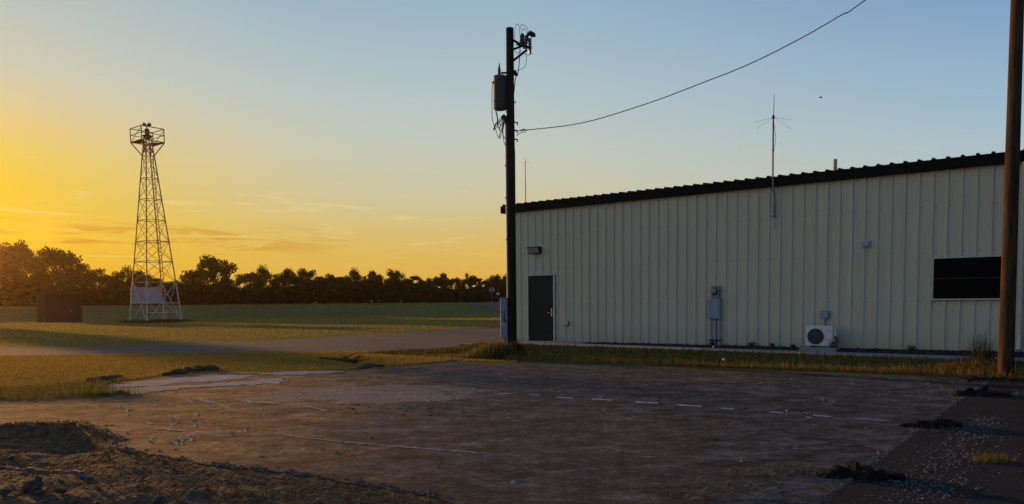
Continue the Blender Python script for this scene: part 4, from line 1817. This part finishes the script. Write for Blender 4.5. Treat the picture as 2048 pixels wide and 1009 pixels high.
# ------------------------------------------------------------------ signs
QY = 108.0
b = dep(984, 613, QY)
b.z = zat(b.x, QY)
ss = empty('stop_sign', b)
tag(ss, 'red octagonal stop sign on a post by the far road', 'stop sign')
zc_ = dep(984, 580, QY).z - b.z
mb = MB()
mb.box(-.035, .035, .0, .05, -.2, zc_ + .35)
mb.build('post', M['post'], ss)
octo = [(.40 * math.cos(math.pi / 8 + k * math.pi / 4), .40 * math.sin(math.pi / 8 + k * math.pi / 4)) for k in range(8)]
mb = MB()
mb.add([(x, -.012, zc_ + z) for x, z in octo] + [(x, -.002, zc_ + z) for x, z in octo],
       [tuple(range(7, -1, -1))[::-1], tuple(range(15, 7, -1))] + [(i, 8 + i, 8 + (i + 1) % 8, (i + 1) % 8) for i in range(8)])
face = mb.build('border', M['sign_white'], ss)
mb = MB()
mb.add([(x * .91, -.017, zc_ + z * .91) for x, z in octo] + [(x * .91, -.0125, zc_ + z * .91) for x, z in octo],
       [tuple(range(8)), tuple(range(15, 7, -1))] + [(i, 8 + i, 8 + (i + 1) % 8, (i + 1) % 8) for i in range(8)])
red = mb.build('face', M['sign_red'], ss)
tcu = bpy.data.curves.new('stop_text', 'FONT')
tcu.body = 'STOP'
tcu.size = .34
tcu.align_x = 'CENTER'
tcu.align_y = 'CENTER'
tcu.extrude = .001
to = bpy.data.objects.new('stop_text', tcu)
COL.objects.link(to)
bpy.context.view_layer.update()
tme = bpy.data.meshes.new_from_object(to.evaluated_get(bpy.context.evaluated_depsgraph_get()))
bpy.data.objects.remove(to)
tme.materials.clear()
tme.materials.append(M['sign_white'])
lt = bpy.data.objects.new('lettering', tme)
COL.objects.link(lt)
lt.parent = red
lt.location = (0, -.0195, zc_)
lt.rotation_euler = (R(90), 0, 0)

QY2 = 122.0
b = dep(996, 605, QY2)
b.z = zat(b.x, QY2)
sg = empty('road_sign', b)
tag(sg, 'small white rectangular road sign on a thin post right of the stop sign', 'sign')
zz = dep(996, 588, QY2).z - b.z
mb = MB()
mb.box(-.03, .03, 0, .05, -.2, zz + 1.1)
mb.build('post', M['post'], sg)
mb = MB()
mb.box(-.26, .26, -.012, -.001, zz - .16, zz + .16)
pl = mb.build('plate', M['sign_white'], sg)
mb = MB()
mb.box(-.12, .14, -.0145, -.0125, zz - .03, zz + .05)
mb.build('marking', M['black'], pl)

# ------------------------------------------------------------------ trees
def crown_mesh(name, seed, n_clump, leaves, rx, z0, z1, leaf, shape=1.0, open_=.5):
    r = np.random.default_rng(seed)
    zc, rz = (z0 + z1) / 2, (z1 - z0) / 2
    C = []
    while len(C) < n_clump:
        d = r.normal(size=3)
        d /= np.linalg.norm(d)
        t = r.uniform(.25, 1) ** .6
        w = 1.0 - .35 * shape * max(0, d[2] * t)
        C.append([d[0] * t * rx * w, d[1] * t * rx * w, zc + d[2] * t * rz])
    C = np.array(C)
    cs = r.uniform(.6, 1.3, n_clump)
    ci = r.choice(n_clump, leaves, p=cs ** 2 / (cs ** 2).sum())
    size = rx * .29 * cs[ci]
    dirs = r.normal(size=(leaves, 3))
    dirs /= np.linalg.norm(dirs, axis=1, keepdims=True)
    rad = r.random(leaves) ** .6
    P = C[ci] + dirs * (rad * size)[:, None] * np.array([1, 1, .78])
    a = r.normal(size=(leaves, 3))
    a /= np.linalg.norm(a, axis=1, keepdims=True)
    b = np.cross(a, r.normal(size=(leaves, 3)))
    b /= np.linalg.norm(b, axis=1, keepdims=True)
    L = leaf * r.uniform(.6, 1.3, leaves)[:, None]
    V = np.stack([P - a * L, P - b * L * .45, P + a * L, P + b * L * .45], 1)
    return np_mesh(name, V.reshape(-1, 3), leaves, M['leaf'], 4), C


def trunk_mesh(name, seed, C, h0, rbase, top):
    rr = random.Random(seed)
    mb = MB()
    pts = [Vector((0, 0, -.4)), Vector((0, 0, 0)), Vector((rr.uniform(-.15, .15), rr.uniform(-.15, .15), h0)), Vector((rr.uniform(-.3, .3), rr.uniform(-.3, .3), top * .7)), Vector((rr.uniform(-.4, .4), rr.uniform(-.4, .4), top * .92))]
    mb.tube(pts, [rbase * 1.25, rbase, rbase * .8, rbase * .4, .03], 8)
    for i in range(0, len(C), max(1, len(C) // 16)):
        c = Vector(C[i])
        f = rr.uniform(.3, .75)
        st = pts[2].lerp(pts[3], f * .8)
        if c.z < st.z: st = pts[2]
        md = st.lerp(c, .5) + Vector((0, 0, -.15 * (c - st).length * .3))
        mb.tube([st, md, c], [rbase * .35, rbase * .2, .025], 5)
    me = bpy.data.meshes.new(name)
    me.from_pydata(mb.v, [], mb.f)
    me.polygons.foreach_set('use_smooth', mb.smooth)
    me.materials.append(M['bark'])
    me.update()
    return me


VAR = []
specs = [  # rx, z0, z1, clumps, leaves
    (4.2, .8, 10, 44, 7200, .9), (4.6, .6, 10, 50, 7800, .5), (3.8, 1.0, 10, 40, 6400, .7), (5.2, .6, 10, 54, 8000, .3), (3.2, .8, 10, 34, 5600, 1.2), (4.4, 1.4, 10, 42, 6000, .6), (4.3, .6, 10, 40, 6800, .15)]
for i, (rx, z0, z1, nc, nl, shp) in enumerate(specs):
    cm_, C = crown_mesh('crown', 100 + i, nc, nl, rx, z0, z1, .27, shp)
    VAR.append((cm_, trunk_mesh('trunk', 200 + i, C, 2.2, .24, 9.5)))
protos = []
for cm_, tm in VAR:
    protos.append((cm_, tm))


def tree(u, wpx, vtop, Y, var, label, cat='tree', group=None, rz=None, name='broadleaf_tree'):
    x = (u - 1024) / F * Y
    zb_ = zat(x, Y) - .1
    vbase_top = dep(u, vtop, Y).z
    h = (vbase_top - zb_) / 10.1
    rx = specs[var][0]
    wx = (wpx * Y / F) / (2 * rx * .92)
    o = empty(name, (x, Y, zb_), rz if rz is not None else rng.uniform(0, 6.28))
    o.scale = (wx, wx, h)
    tag(o, label, cat, group)
    c = bpy.data.objects.new('crown', VAR[var][0])
    t = bpy.data.objects.new('trunk', VAR[var][1])
    for q_ in (c, t):
        COL.objects.link(q_)
        q_.parent = o
    return o


tree(430, 88, 501, 146, 6, 'large round tree standing clear above the treeline right of the tower')
tree(385, 50, 548, 148, 3, 'low spreading tree just left of the large round tree')
tree(118, 92, 489, 142, 5, 'tall dark tree above the shed, rightmost of the tall left trees')
tree(58, 70, 490, 146, 0, 'tall tree between the leftmost big tree and the one above the shed')
tree(10, 84, 484, 140, 1, 'large tree cut by the left edge of the photo')
tree(160, 66, 522, 144, 3, 'medium tree sloping down right of the tall trees above the shed')
lst = [(205, 80, 531, 2), (250, 64, 538, 3), (285, 50, 545, 0), (322, 50, 552, 4), (352, 46, 556, 2),
       (502, 62, 541, 5), (535, 60, 536, 3), (582, 56, 541, 0), (612, 54, 537, 1), (655, 62, 542, 2), (688, 46, 549, 5), (716, 52, 541, 3), (748, 46, 545, 0),
       (793, 46, 539, 1), (826, 46, 547, 4), (858, 44, 551, 2), (886, 44, 550, 0), (912, 40, 553, 5), (938, 34, 541, 2), (962, 40, 552, 4), (990, 44, 549, 1), (1018, 44, 551, 3)]
names = ['beside the tower, left of its lower legs', 'behind the left legs of the beacon tower', 'behind the middle of the beacon tower', 'right behind the beacon tower legs', 'between the beacon tower and the large round tree']
for i, (u, w, v, k) in enumerate(lst):
    if u < 360:
        lb = 'low dark treeline tree ' + names[i]
    elif u == 938:
        lb = 'thin upright tree poking above the treeline left of the stop sign'
    elif u == 793:
        lb = 'knob-topped treeline tree, tallest between the big round tree and the stop sign'
    elif u == 990:
        lb = 'treeline tree directly behind the stop sign'
    elif u == 1018:
        lb = 'treeline tree half hidden by the left utility pole'
    else:
        lb = 'rounded dark tree in the far treeline between the big round tree and the stop sign'
    tree(u, w, v, 143 + (i * 37 % 11), k, lb, group='far treeline trees')
# unseen treeline beyond the left edge; its tallest tree added to shade the lot
for i, (u, w, v, k) in enumerate([(-70, 90, 520, 0), (-150, 100, 505, 3), (-235, 90, 528, 2), (-320, 80, 540, 5), (-352, 64, 440, 5), (-450, 90, 522, 1), (-560, 110, 525, 3), (-700, 120, 515, 0), (-850, 120, 520, 1)]):
    tree(u, w, v, 144 + i % 3 * 3, k, 'unseen treeline tree outside the left edge of the photo', group='far treeline trees beyond the left edge')

# undergrowth: one dense mass under the trees
n = 46000
X = rng.uniform(-205, 14, n)
Y = rng.uniform(139, 158, n)
hmax = 2.6 + 2.6 * (vnoise(X, Y * 0, .16, 31) + .5) + 1.0 * vnoise(X, Y * 0, .6, 32)
Zc = rng.random(n) ** .9 * hmax * (1 - .25 * ((Y - 148) / 10) ** 2) + ROAD_Z - .2
a = rng.normal(size=(n, 3)); a /= np.linalg.norm(a, axis=1, keepdims=True)
b = np.cross(a, rng.normal(size=(n, 3))); b /= np.linalg.norm(b, axis=1, keepdims=True)
L = .42 * rng.uniform(.6, 1.4, n)[:, None]
P_ = np.stack([X, Y, Zc], 1)
V = np.stack([P_ - a * L, P_ - b * L * .6, P_ + a * L, P_ + b * L * .6], 1)
tag(link(np_mesh('undergrowth', V.reshape(-1, 3), n, M['leaf2'], 4), 'undergrowth'), 'dark dense undergrowth below the far treeline', 'undergrowth', kind='stuff')

# ------------------------------------------------------------------ plants near the poles and walls
def tuft(name, cx, cy, n, sx, sy, h, w, mat, label, lean=.25, cat='grass clump'):
    X = rng.normal(0, sx, n)
    Y = rng.normal(0, sy, n)
    z = Z(X + cx, Y + cy) - zat(cx, cy)
    hh_ = h * np.exp(-(X / (sx * 2.2)) ** 2)
    o = blades(name, X, Y, np.maximum(hh_, .1), w, mat, lean, z=z)
    o.location = (cx, cy, zat(cx, cy))
    return tag(o, label, cat)


c = gnd(1000, 712)
tuft('grass_clump', c.x - .1, 21.6, 3800, .42, .22, .48, .016, M['tall'], 'tall yellow-green grass clump around the foot of the left pole')
c = LP(1036, 712)
tuft('grass_clump', c.x - .05, 21.8, 700, .13, .1, .52, .016, M['bankgrass'], 'darker grass tuft right of the left pole foot')
c = gnd(1978, 748)
tuft('weed_clump', c.x, c.y + .3, 240, .14, .14, .62, .012, M['weed2'], 'tall seeding weeds left of the right pole', .2, 'weeds')


def bush(name, base, w, h, n, leaf, mat, label, cat='plant'):
    r = rng
    mbs = MB()
    o = empty(name, base)
    tag(o, label, cat)
    stems = []
    for k in range(6):
        a = r.uniform(0, 6.28)
        e = Vector((math.cos(a) * w * r.uniform(.3, 1), math.sin(a) * w * r.uniform(.3, .8), h * r.uniform(.6, 1)))
        mbs.tube([(0, 0, -.02), e * .5 + Vector((0, 0, h * .12)), e], [.01, .007, .003], 5)
        stems.append(e)
    mbs.build('stem', mat, o)
    S = np.array([list(s) for s in stems])
    ci = r.integers(0, 6, n)
    t = r.random(n) ** .5
    P = S[ci] * t[:, None] + r.normal(0, w * .22, (n, 3))
    P[:, 2] = np.abs(P[:, 2])
    a = r.normal(size=(n, 3)); a /= np.linalg.norm(a, axis=1, keepdims=True)
    b = np.cross(a, r.normal(size=(n, 3))); b /= np.linalg.norm(b, axis=1, keepdims=True)
    V = np.stack([P - a * leaf, P - b * leaf * .5, P + a * leaf, P + b * leaf * .5], 1)
    link(np_mesh('foliage', V.reshape(-1, 3), n, mat, 4), 'foliage', o)
    return o


q = wpt(1668, 690, -.68)
bush('weed', wworld(q.x, -.6, WALK_Z + .04), .2, .3, 150, .03, M['straw'], 'pale leafy weed at the right corner of the air conditioner')
for (u, v, w, h, lb) in [(1503, 690, .16, .09, 'dark weed at the wall foot right of the breaker panel'), (1545, 693, .09, .06, 'small dark weed at the wall foot left of the air conditioner'),
                         (1425, 690, .13, .06, 'low dark weed below the panel conduits'), (1825, 694, .16, .12, 'dark clump of weeds at the wall foot below the window'), (1587, 693, .07, .05, 'tiny dark weed just left of the air conditioner')]:
    q = wpt(u, v, -.15)
    bush('weed', wworld(q.x, -.15, WALK_Z + .08), w, h, 160, .016, M['leaf2'], lb)
q = gnd(1985, 925)
tuft('grass_clump', q.x, q.y, 260, .1, .06, .08, .008, M['tall'], 'small yellow-green grass tuft on the dark asphalt at right', .5)
q = gnd(180, 792)
tuft('grass_clump', q.x + .3, q.y, 420, .5, .1, .22, .012, M['tall'], 'seeding grass tufts in front of the pale slabs', .35)
# dandelion head and white flower on the bank
for (u, v, r_, mt, lb, nm) in [(1447, 715, .035, 'flower', 'pale yellow seed head on the dark bank below the panel', 'dandelion'), (1426, 707, .022, 'sign_white', 'white flower on the bank below the walk', 'flower')]:
    g = gnd(u, v, .2)
    zz = zat(g.x, g.y)
    o = empty(nm, (g.x, g.y, zz))
    tag(o, lb, 'flower')
    mb = MB()
    mb.tube([(0, 0, 0), (.01, 0, .1)], .004, 5)
    mb.build('stem', M['weed'], o)
    mb = MB()
    mb.lump((.01, 0, .12), r_, 3, 1, .15, 2)
    mb.build('head', M[mt], o)

# ------------------------------------------------------------------ rubble, soil, branches
def heap(u, v, w, d, h, nchunk, seed, label):
    g = gnd(u, v)
    rr = random.Random(seed)
    o = empty('asphalt_heap', (g.x, g.y, .005), rr.uniform(-.2, .2))
    tag(o, label, 'rubble heap', 'torn asphalt heaps along the seam')
    mb = MB()
    for k in range(9):
        t = k / 8 - .5
        mb.lump((t * w * .95, rr.uniform(-.3, .3) * d, h * .12), (w * .12, d * rr.uniform(.35, .6), h * rr.uniform(.3, .62) * (1 - 1.1 * abs(t))+ .02), seed + k, 1, .45, 2)
    mb.build('rubble', M['clod'], o)
    for k in range(nchunk):
        x = (k + .5) / nchunk - .5
        ch = h * rr.uniform(.7, 1.15) * (1 - .9 * abs(x + .12))
        cw = w / nchunk * rr.uniform(.38, .55)
        mb = MB()
        lean = rr.uniform(-.35, .35)
        base = [(x * w * .8 + math.cos(a) * cw, math.sin(a) * d * .28 + rr.uniform(-.02, .02)) for a in [0.2, 1.3, 2.5, 3.6, 4.6, 5.5]]
        vs = [(px, py, -.01) for px, py in base] + [(x * w * .8 + (px - x * w * .8) * rr.uniform(.3, .75) + lean * ch, py * .6, ch * rr.uniform(.75, 1.05)) for px, py in base]
        mb.add(vs, [tuple(range(6, 12)), tuple(range(5, -1, -1))] + [(i, (i + 1) % 6, 6 + (i + 1) % 6, 6 + i) for i in range(6)])
        mb.build('chunk', M['clod'], o)
    return o


heap(1722, 957, .64, .22, .16, 4, 1, 'nearest torn asphalt heap of upright chunks on the seam')
heap(1873, 855, .66, .24, .14, 3, 2, 'middle torn asphalt heap, low and smooth, on the seam')
heap(1962, 792, .75, .25, .16, 3, 3, 'farthest torn asphalt heap on the seam near the right pole')

# dark spoil pile behind the right pole
pc = Vector((15.0, 16.8, 0))
mb = MB()
nr, na = 22, 64
vs = []
rr = random.Random(12)
for i in range(nr + 1):
    t = i / nr
    for k in range(na):
        a = 2 * math.pi * k / na
        rad = 3.1 * t
        x, y = math.cos(a) * rad * 1.15, math.sin(a) * rad * .75
        h = 2.4 * max(0, 1 - t ** 1.5) + (.16 * vnoise(np.array([x + 40]), np.array([y + 40]), 1.6, 9)[0] + .1 * vnoise(np.array([x + 40]), np.array([y + 40]), 5, 10)[0]) * (1 if t < .97 else 0)
        vs.append((x, y, max(h, -.05) if t < 1 else -.1))
fs = [(i * na + k, (i + 1) * na + k, (i + 1) * na + (k + 1) % na, i * na + (k + 1) % na) for i in range(nr) for k in range(na)]
mb.add(vs, fs)
o = mb.build('spoil_pile', M['clod'], None, pc)
tag(o, 'tall dark pile of asphalt spoil behind the right pole', 'pile')
# broken pale chunks by the right pole's foot
for k, (u, v, r_) in enumerate([(2030, 747, .1), (2044, 750, .07), (2018, 757, .05), (2038, 756, .05)]):
    g = gnd(u, v)
    mb = MB()
    mb.lump((0, 0, r_ * .4), (r_, r_ * .7, r_ * .6), 30 + k, 1, .4, 1)
    o = mb.build('concrete_chunk', M['pebble'], None, (g.x, g.y, .008))
    tag(o, 'pale broken concrete chunk at the foot of the right pole', 'rubble', 'concrete chunks by the right pole')
# dark debris around the right pole foot
XX = rng.normal(rp_base.x - .1, .5, 420)
YY = rng.normal(rp_base.y - .3, .22, 420)
pebbles('pole_debris', XX, YY, .035, M['clod'], 'dark clods around the foot of the right pole', np.full(420, .006))

# soil berm lumps beyond the pale slabs
def berm(pts, r_, seed, label):
    rr = random.Random(seed)
    P = [gnd(u, v) for u, v in pts]
    o0 = P[0].copy()
    mb = MB()
    for a, b in zip(P[:-1], P[1:]):
        n = max(2, int((b - a).length / (r_ * .8)))
        for i in range(n):
            c = a.lerp(b, i / n) - o0
            rad = r_ * rr.uniform(.6, 1.25)
            mb.lump((c.x, c.y + rr.uniform(-.06, .06), rad * .2), (rad * 1.5, rad, rad * .75), rr.randint(0, 9999), 1, .4, 2)
    o = mb.build('soil_berm', M['soil'], None, (o0.x, o0.y, .004))
    return tag(o, label, 'berm')


berm([(330, 752), (370, 746), (405, 742), (437, 741)], .11, 1, 'low ridge of dug soil behind the pale slabs')
berm([(180, 766), (205, 761), (235, 757)], .085, 2, 'short ridge of soil left of the pale slabs')
berm([(196, 792), (215, 791), (252, 788)], .07, 3, 'thin ridge of clods in front of the pale slabs')
berm([(725, 738), (745, 734), (765, 735)], .09, 4, 'clump of torn turf at the lot edge right of the fallen branch')
# long tyre-churned ridge in the lot middle
XX, YY = [], []
for (u, v, sx, sy, n) in [(790, 816, .6, .35, 90), (870, 822, .7, .4, 120), (930, 819, .6, .3, 80), (1000, 812, .6, .25, 60)]:
    p = gnd(u, v)
    XX.append(rng.normal(p.x, sx, n)); YY.append(rng.normal(p.y, sy, n))
XX, YY = np.concatenate(XX), np.concatenate(YY)
pebbles('churned_clods', XX, YY, .013, M['clod'], 'dark clods churned up in the middle of the lot', np.full(len(XX), .004))

# fallen branch
g0, g1 = gnd(638, 725), gnd(712, 731)
br = empty('fallen_branch', (g0.x, g0.y, .03))
tag(br, 'bare fallen branch on the lawn at the edge of the lot', 'branch')
mb = MB()
L_ = g1 - g0
mb.tube([(0, 0, .1), L_ * .5 + Vector((0, 0, .09)), L_ + Vector((0, 0, .06))], [.018, .03, .045], 8)
mb.tube([L_ * .6 + Vector((0, 0, .08)), L_ * .75 + Vector((.1, .3, .22)), L_ * .8 + Vector((.3, .4, .3))], [.02, .013, .005], 6)
mb.build('stem', M['pole2'], br)
mb = MB()
rr = random.Random(5)
for k in range(18):
    b_ = L_ * rr.uniform(.8, 1.05)
    e = b_ + Vector((rr.uniform(-.45, .45), rr.uniform(-.3, .3), rr.uniform(.02, .3)))
    mb.tube([b_ + Vector((0, 0, .05)), b_.lerp(e, .5) + Vector((0, 0, .06)), e], [.012, .008, .003], 5)
mb.build('twigs', M['bark'], br)

# kerb-like pale edging and stones at the lower left corner
ed = [(-60, 930), (0, 941), (70, 953), (140, 972), (182, 988)]
P = [gnd(u, v, -.12) for u, v in ed]
mb = MB()
rr = random.Random(9)
for a, b in zip(P[:-1], P[1:]):
    n = 5
    for i in range(n):
        p0_, p1_ = a.lerp(b, i / n), a.lerp(b, (i + .92) / n)
        z0 = zat(p0_.x, p0_.y)
        z1 = zat(p1_.x, p1_.y)
        d = (p1_ - p0_)
        nn_ = Vector((-d.y, d.x, 0)).normalized() * .035 * rr.uniform(.7, 1.2)
        q0, q1 = Vector((p0_.x, p0_.y, z0)), Vector((p1_.x, p1_.y, z1))
        tp_ = Vector((0, 0, rr.uniform(.02, .04)))
        vs = [q0 - nn_, q1 - nn_, q1 + nn_, q0 + nn_, q0 - nn_ * .7 + tp_, q1 - nn_ * .7 + tp_, q1 + nn_ * .7 + tp_, q0 + nn_ * .7 + tp_]
        mb.add(vs, [(3, 2, 1, 0), (4, 5, 6, 7), (0, 1, 5, 4), (1, 2, 6, 5), (2, 3, 7, 6), (3, 0, 4, 7)])
o = mb.build('edging_strip', M['pebble'])
tag(o, 'broken pale edging strip in the weeds at the lower left corner', 'edging')
for k, (u, v, r_, lb) in enumerate([(50, 985, .075, 'leaning grey stone, left of a pair at the lower left corner'), (66, 984, .08, 'leaning grey stone, right of a pair at the lower left corner'),
                                    (80, 992, .05, 'small grey stone right of the leaning pair'), (12, 990, .055, 'flat stone left of the leaning pair'),
                                    (22, 921, .05, 'grey stone in the hollow above the pale edging'), (122, 992, .05, 'pale flat stone below the end of the edging'), (318, 1004, .07, 'pale blue-white slab fragment at the bottom edge')]):
    g = gnd(u, v, -.1)
    zz = zat(g.x, g.y)
    g = gnd(u, v, zz)
    zz = zat(g.x, g.y)
    mb = MB()
    up1 = k < 2
    mb.lump((0, 0, r_ * .5), (r_ * .55 if up1 else r_, r_ * .6, r_ * 1.1 if up1 else r_ * .5), 50 + k, 1, .45, 2)
    o = mb.build('stone', M['stone'], None, (g.x, g.y, zz))
    o.rotation_euler = (0, .55 if up1 else 0, rr.uniform(0, 3))
    tag(o, lb, 'stone')
# loose sticks
for k, (u0_, v0_, u1_, v1_, lb) in enumerate([(103, 946, 134, 940, 'pale split stick lying in the hollow'), (113, 901, 119, 910, 'short pale stick standing on end in the soil'),
                                              (255, 937, 271, 928, 'pale stick on the mound'), (270, 990, 282, 986, 'short pale stick near the bottom edge')]):
    a = gnd(u0_, v0_, zat(*gnd(u0_, v0_).xy))
    b = gnd(u1_, v1_, zat(*gnd(u1_, v1_).xy))
    a.z = zat(a.x, a.y) + .012
    b.z = zat(b.x, b.y) + .016
    mb = MB()
    mid = (b - a) * .5 + Vector((0, 0, .01))
    mb.tube([Vector((0, 0, 0)), mid, b - a], [.004, .0045, .003], 6)
    mb.tube([mid, mid + Vector((.04, .03, .008))], [.003, .0015], 5)
    o = mb.build('stick', M['straw'], None, a)
    tag(o, lb, 'stick')
# leaf pile behind the cabinet
g = gnd(990, 690)
n = 500
X = rng.normal(0, .35, n)
Y = rng.normal(0, .25, n)
a = rng.uniform(0, 6.28, n)
zz = np.abs(rng.normal(0, .09, n)) * np.exp(-(X / .5) ** 2)
Lf = .04
V = np.stack([np.stack([X + Lf * np.cos(a + q_ * 1.57), Y + Lf * np.sin(a + q_ * 1.57), zz + rng.uniform(0, .03, n) + .01], 1) for q_ in range(4)], 1)
o = link(np_mesh('leaf_litter', V.reshape(-1, 3), n, M['drygrass'], 4), 'leaf_litter')
o.location = (g.x + .05, 25.2, .02)
tag(o, 'heap of dry orange leaves below the blue-grey cabinet', 'leaves', kind='stuff')

# bird
bp_ = dep(1641, 196, 55)
bd = empty('bird', bp_)
tag(bd, 'tiny dark bird in the sky right of the mast', 'bird')
bmh = MB()
bmh.tube([(-.13, 0, 0), (-.06, 0, .0), (.02, 0, .01), (.08, 0, .015), (.12, 0, .02), (.15, 0, .015)], [.008, .03, .045, .03, .026, .005], 10)
for sg_ in (-1, 1):
    bmh.add([(.05, 0, .02), (-.03, 0, .02), (-.05, sg_ * .14, .06), (.03, sg_ * .15, .065), (-.04, sg_ * .26, .03),
             (.05, 0, .03), (-.03, 0, .03), (-.05, sg_ * .14, .067), (.03, sg_ * .15, .072)],
            [(0, 1, 2, 3), (3, 2, 4), (5, 8, 7, 6), (8, 4, 7), (0, 3, 8, 5), (1, 6, 7, 2)])
bmh.build('body', M['bird'], bd)

# ------------------------------------------------------------------ light and sky
AZ, EL = R(-46), R(5.3)
to_sun = Vector((math.sin(AZ) * math.cos(EL), math.cos(AZ) * math.cos(EL), math.sin(EL)))
sl = bpy.data.lights.new('sun', 'SUN')
sl.energy = 5.0
sl.angle = R(.6)
sl.color = (1.0, .47, .12)
so = bpy.data.objects.new('sun', sl)
so.rotation_euler = to_sun.to_track_quat('Z', 'Y').to_euler()
so.location = to_sun * 60
COL.objects.link(so)

w = bpy.data.worlds.new('World')
scene.world = w
w.use_nodes = True
nt = w.node_tree
nt.nodes.clear()
wo = nt.nodes.new('ShaderNodeOutputWorld')
bg = nt.nodes.new('ShaderNodeBackground')
sky = nt.nodes.new('ShaderNodeTexSky')
sky.sky_type = 'NISHITA'
sky.sun_disc = False
sky.sun_elevation = EL
sky.sun_rotation = AZ % (2 * math.pi)
sky.altitude = 200
sky.air_density = 1.2
sky.dust_density = 1.0
sky.ozone_density = 2.0


def lin(c):
    return tuple((x / 255 / 12.92) if x / 255 <= .04045 else ((x / 255 + .055) / 1.055) ** 2.4 for x in c)


def mth(op, a, b=None, c=None):
    n = nt.nodes.new('ShaderNodeMath')
    n.operation = op
    for k, val in enumerate((a, b, c)):
        if val is None: continue
        if hasattr(val, 'is_linked'): nt.links.new(val, n.inputs[k])
        else: n.inputs[k].default_value = val
    return n.outputs[0]


def mrange(v, a, b, lo=0.0, hi=1.0, smooth=True):
    n = nt.nodes.new('ShaderNodeMapRange')
    n.interpolation_type = 'SMOOTHSTEP' if smooth else 'LINEAR'
    nt.links.new(v, n.inputs[0])
    for k, x in zip((1, 2, 3, 4), (a, b, lo, hi)): n.inputs[k].default_value = x
    return n.outputs[0]


dirv = nt.nodes.new('ShaderNodeTexCoord').outputs['Generated']
sep = nt.nodes.new('ShaderNodeSeparateXYZ')
nt.links.new(dirv, sep.inputs[0])
dx_, dy_, dz_ = sep.outputs
el_ = mth('MULTIPLY', mth('ARCSINE', dz_), 180 / math.pi / 90)      # 0..1 for 0..90 degrees
hl = mth('SQRT', mth('ADD', mth('MULTIPLY', dx_, dx_), mth('ADD', mth('MULTIPLY', dy_, dy_), 1e-6)))
cz = mth('DIVIDE', mth('ADD', mth('MULTIPLY', dx_, math.sin(AZ)), mth('MULTIPLY', dy_, math.cos(AZ))), hl)


def elramp(stops):
    return ramp(nt, el_, [(e / 90, lin(c)) for e, c in stops])


ZEN = [(50, (92, 128, 176)), (90, (66, 100, 150))]
cA = elramp([(0, (228, 160, 14)), (3, (232, 182, 6)), (6, (234, 192, 8)), (8, (234, 196, 24)), (9.6, (233, 199, 74)), (11.6, (229, 200, 122)), (13.2, (219, 202, 154)), (15, (207, 202, 176)), (18.5, (190, 196, 186)), (22.5, (172, 187, 191))] + ZEN)
cB = elramp([(0, (226, 166, 60)), (2, (226, 178, 78)), (4, (222, 186, 96)), (6, (215, 193, 130)), (7.8, (207, 198, 160)), (11.5, (197, 202, 187)), (15.2, (182, 198, 199)), (19, (165, 188, 200)), (23, (148, 176, 200))] + ZEN)
cC = elramp([(0, (206, 196, 168)), (4, (198, 200, 186)), (8, (180, 197, 201)), (11.5, (159, 188, 206)), (15.5, (139, 173, 204)), (19, (122, 158, 198)), (23, (110, 149, 194))] + ZEN)
cD = elramp([(0, (98, 102, 112)), (6, (112, 114, 124)), (14, (110, 124, 144)), (30, (96, 122, 154))] + ZEN)
fDC = mrange(cz, -.75, .156)
fCB = mrange(cz, .156, .695, smooth=False)
fBA = mrange(cz, .695, .985, smooth=False)
col = mixc(nt, fDC, cD, cC)
col = mixc(nt, fCB, col, cB)
col = mixc(nt, mth('POWER', fBA, 3.2), col, cA)
# thin streaks of cirrus low over the horizon
cm1 = noise(nt, mapping(nt, dirv, (6, 6, 46)), 1.7, 5, .62, .7)
lowb = mth('MULTIPLY', mrange(el_, 1.5 / 90, 4 / 90), mrange(el_, 12 / 90, 6 / 90))
cl = mth('MULTIPLY', mth('MULTIPLY', mrange(cm1, .54, .74), lowb), .5)
col = mixc(nt, cl, col, lin((244, 214, 150)))
cm2 = noise(nt, mapping(nt, dirv, (9, 9, 90), (0, 0, .4)), 1.5, 5, .6, .5)
lowc = mth('MULTIPLY', mth('MULTIPLY', mrange(el_, 3.2 / 90, 4.2 / 90), mrange(el_, 6 / 90, 4.8 / 90)), mrange(cz, .80, .93))
cl2 = mth('MULTIPLY', mth('MULTIPLY', mrange(cm2, .47, .62), lowc), .7)
col = mixc(nt, cl2, col, lin((206, 140, 30)))
# keep part of the physical sky in the mix
phys = mixc(nt, 1.0, sky.outputs[0], (.12, .12, .12), 'MULTIPLY')
col = mixc(nt, .03, col, phys)
bg.inputs['Strength'].default_value = 1.0
nt.links.new(col, bg.inputs['Color'])
nt.links.new(bg.outputs[0], wo.inputs['Surface'])

scene.view_settings.view_transform = 'Standard'
scene.view_settings.look = 'None'
scene.view_settings.exposure = 0.0
scene.view_settings.gamma = 1
scene.render.resolution_x = 1024
scene.render.resolution_y = 504

# ------------------------------------------------------------------ haze added to imitate lens glare near the sun
hz, nt2, out2 = nodes_of('glare_haze')
pv = nt2.nodes.new('ShaderNodeVolumePrincipled')
pv.inputs['Color'].default_value = (.98, .72, .46, 1)
pv.inputs['Density'].default_value = .00024
pv.inputs['Anisotropy'].default_value = .92
nt2.links.new(pv.outputs[0], out2.inputs['Volume'])
mb = MB()
mb.box(-215, 60, -35, 176, -3, 19.5)
o = mb.build('haze', hz)
tag(o, 'thin warm haze added to imitate lens glare by the low sun', 'haze', kind='stuff')
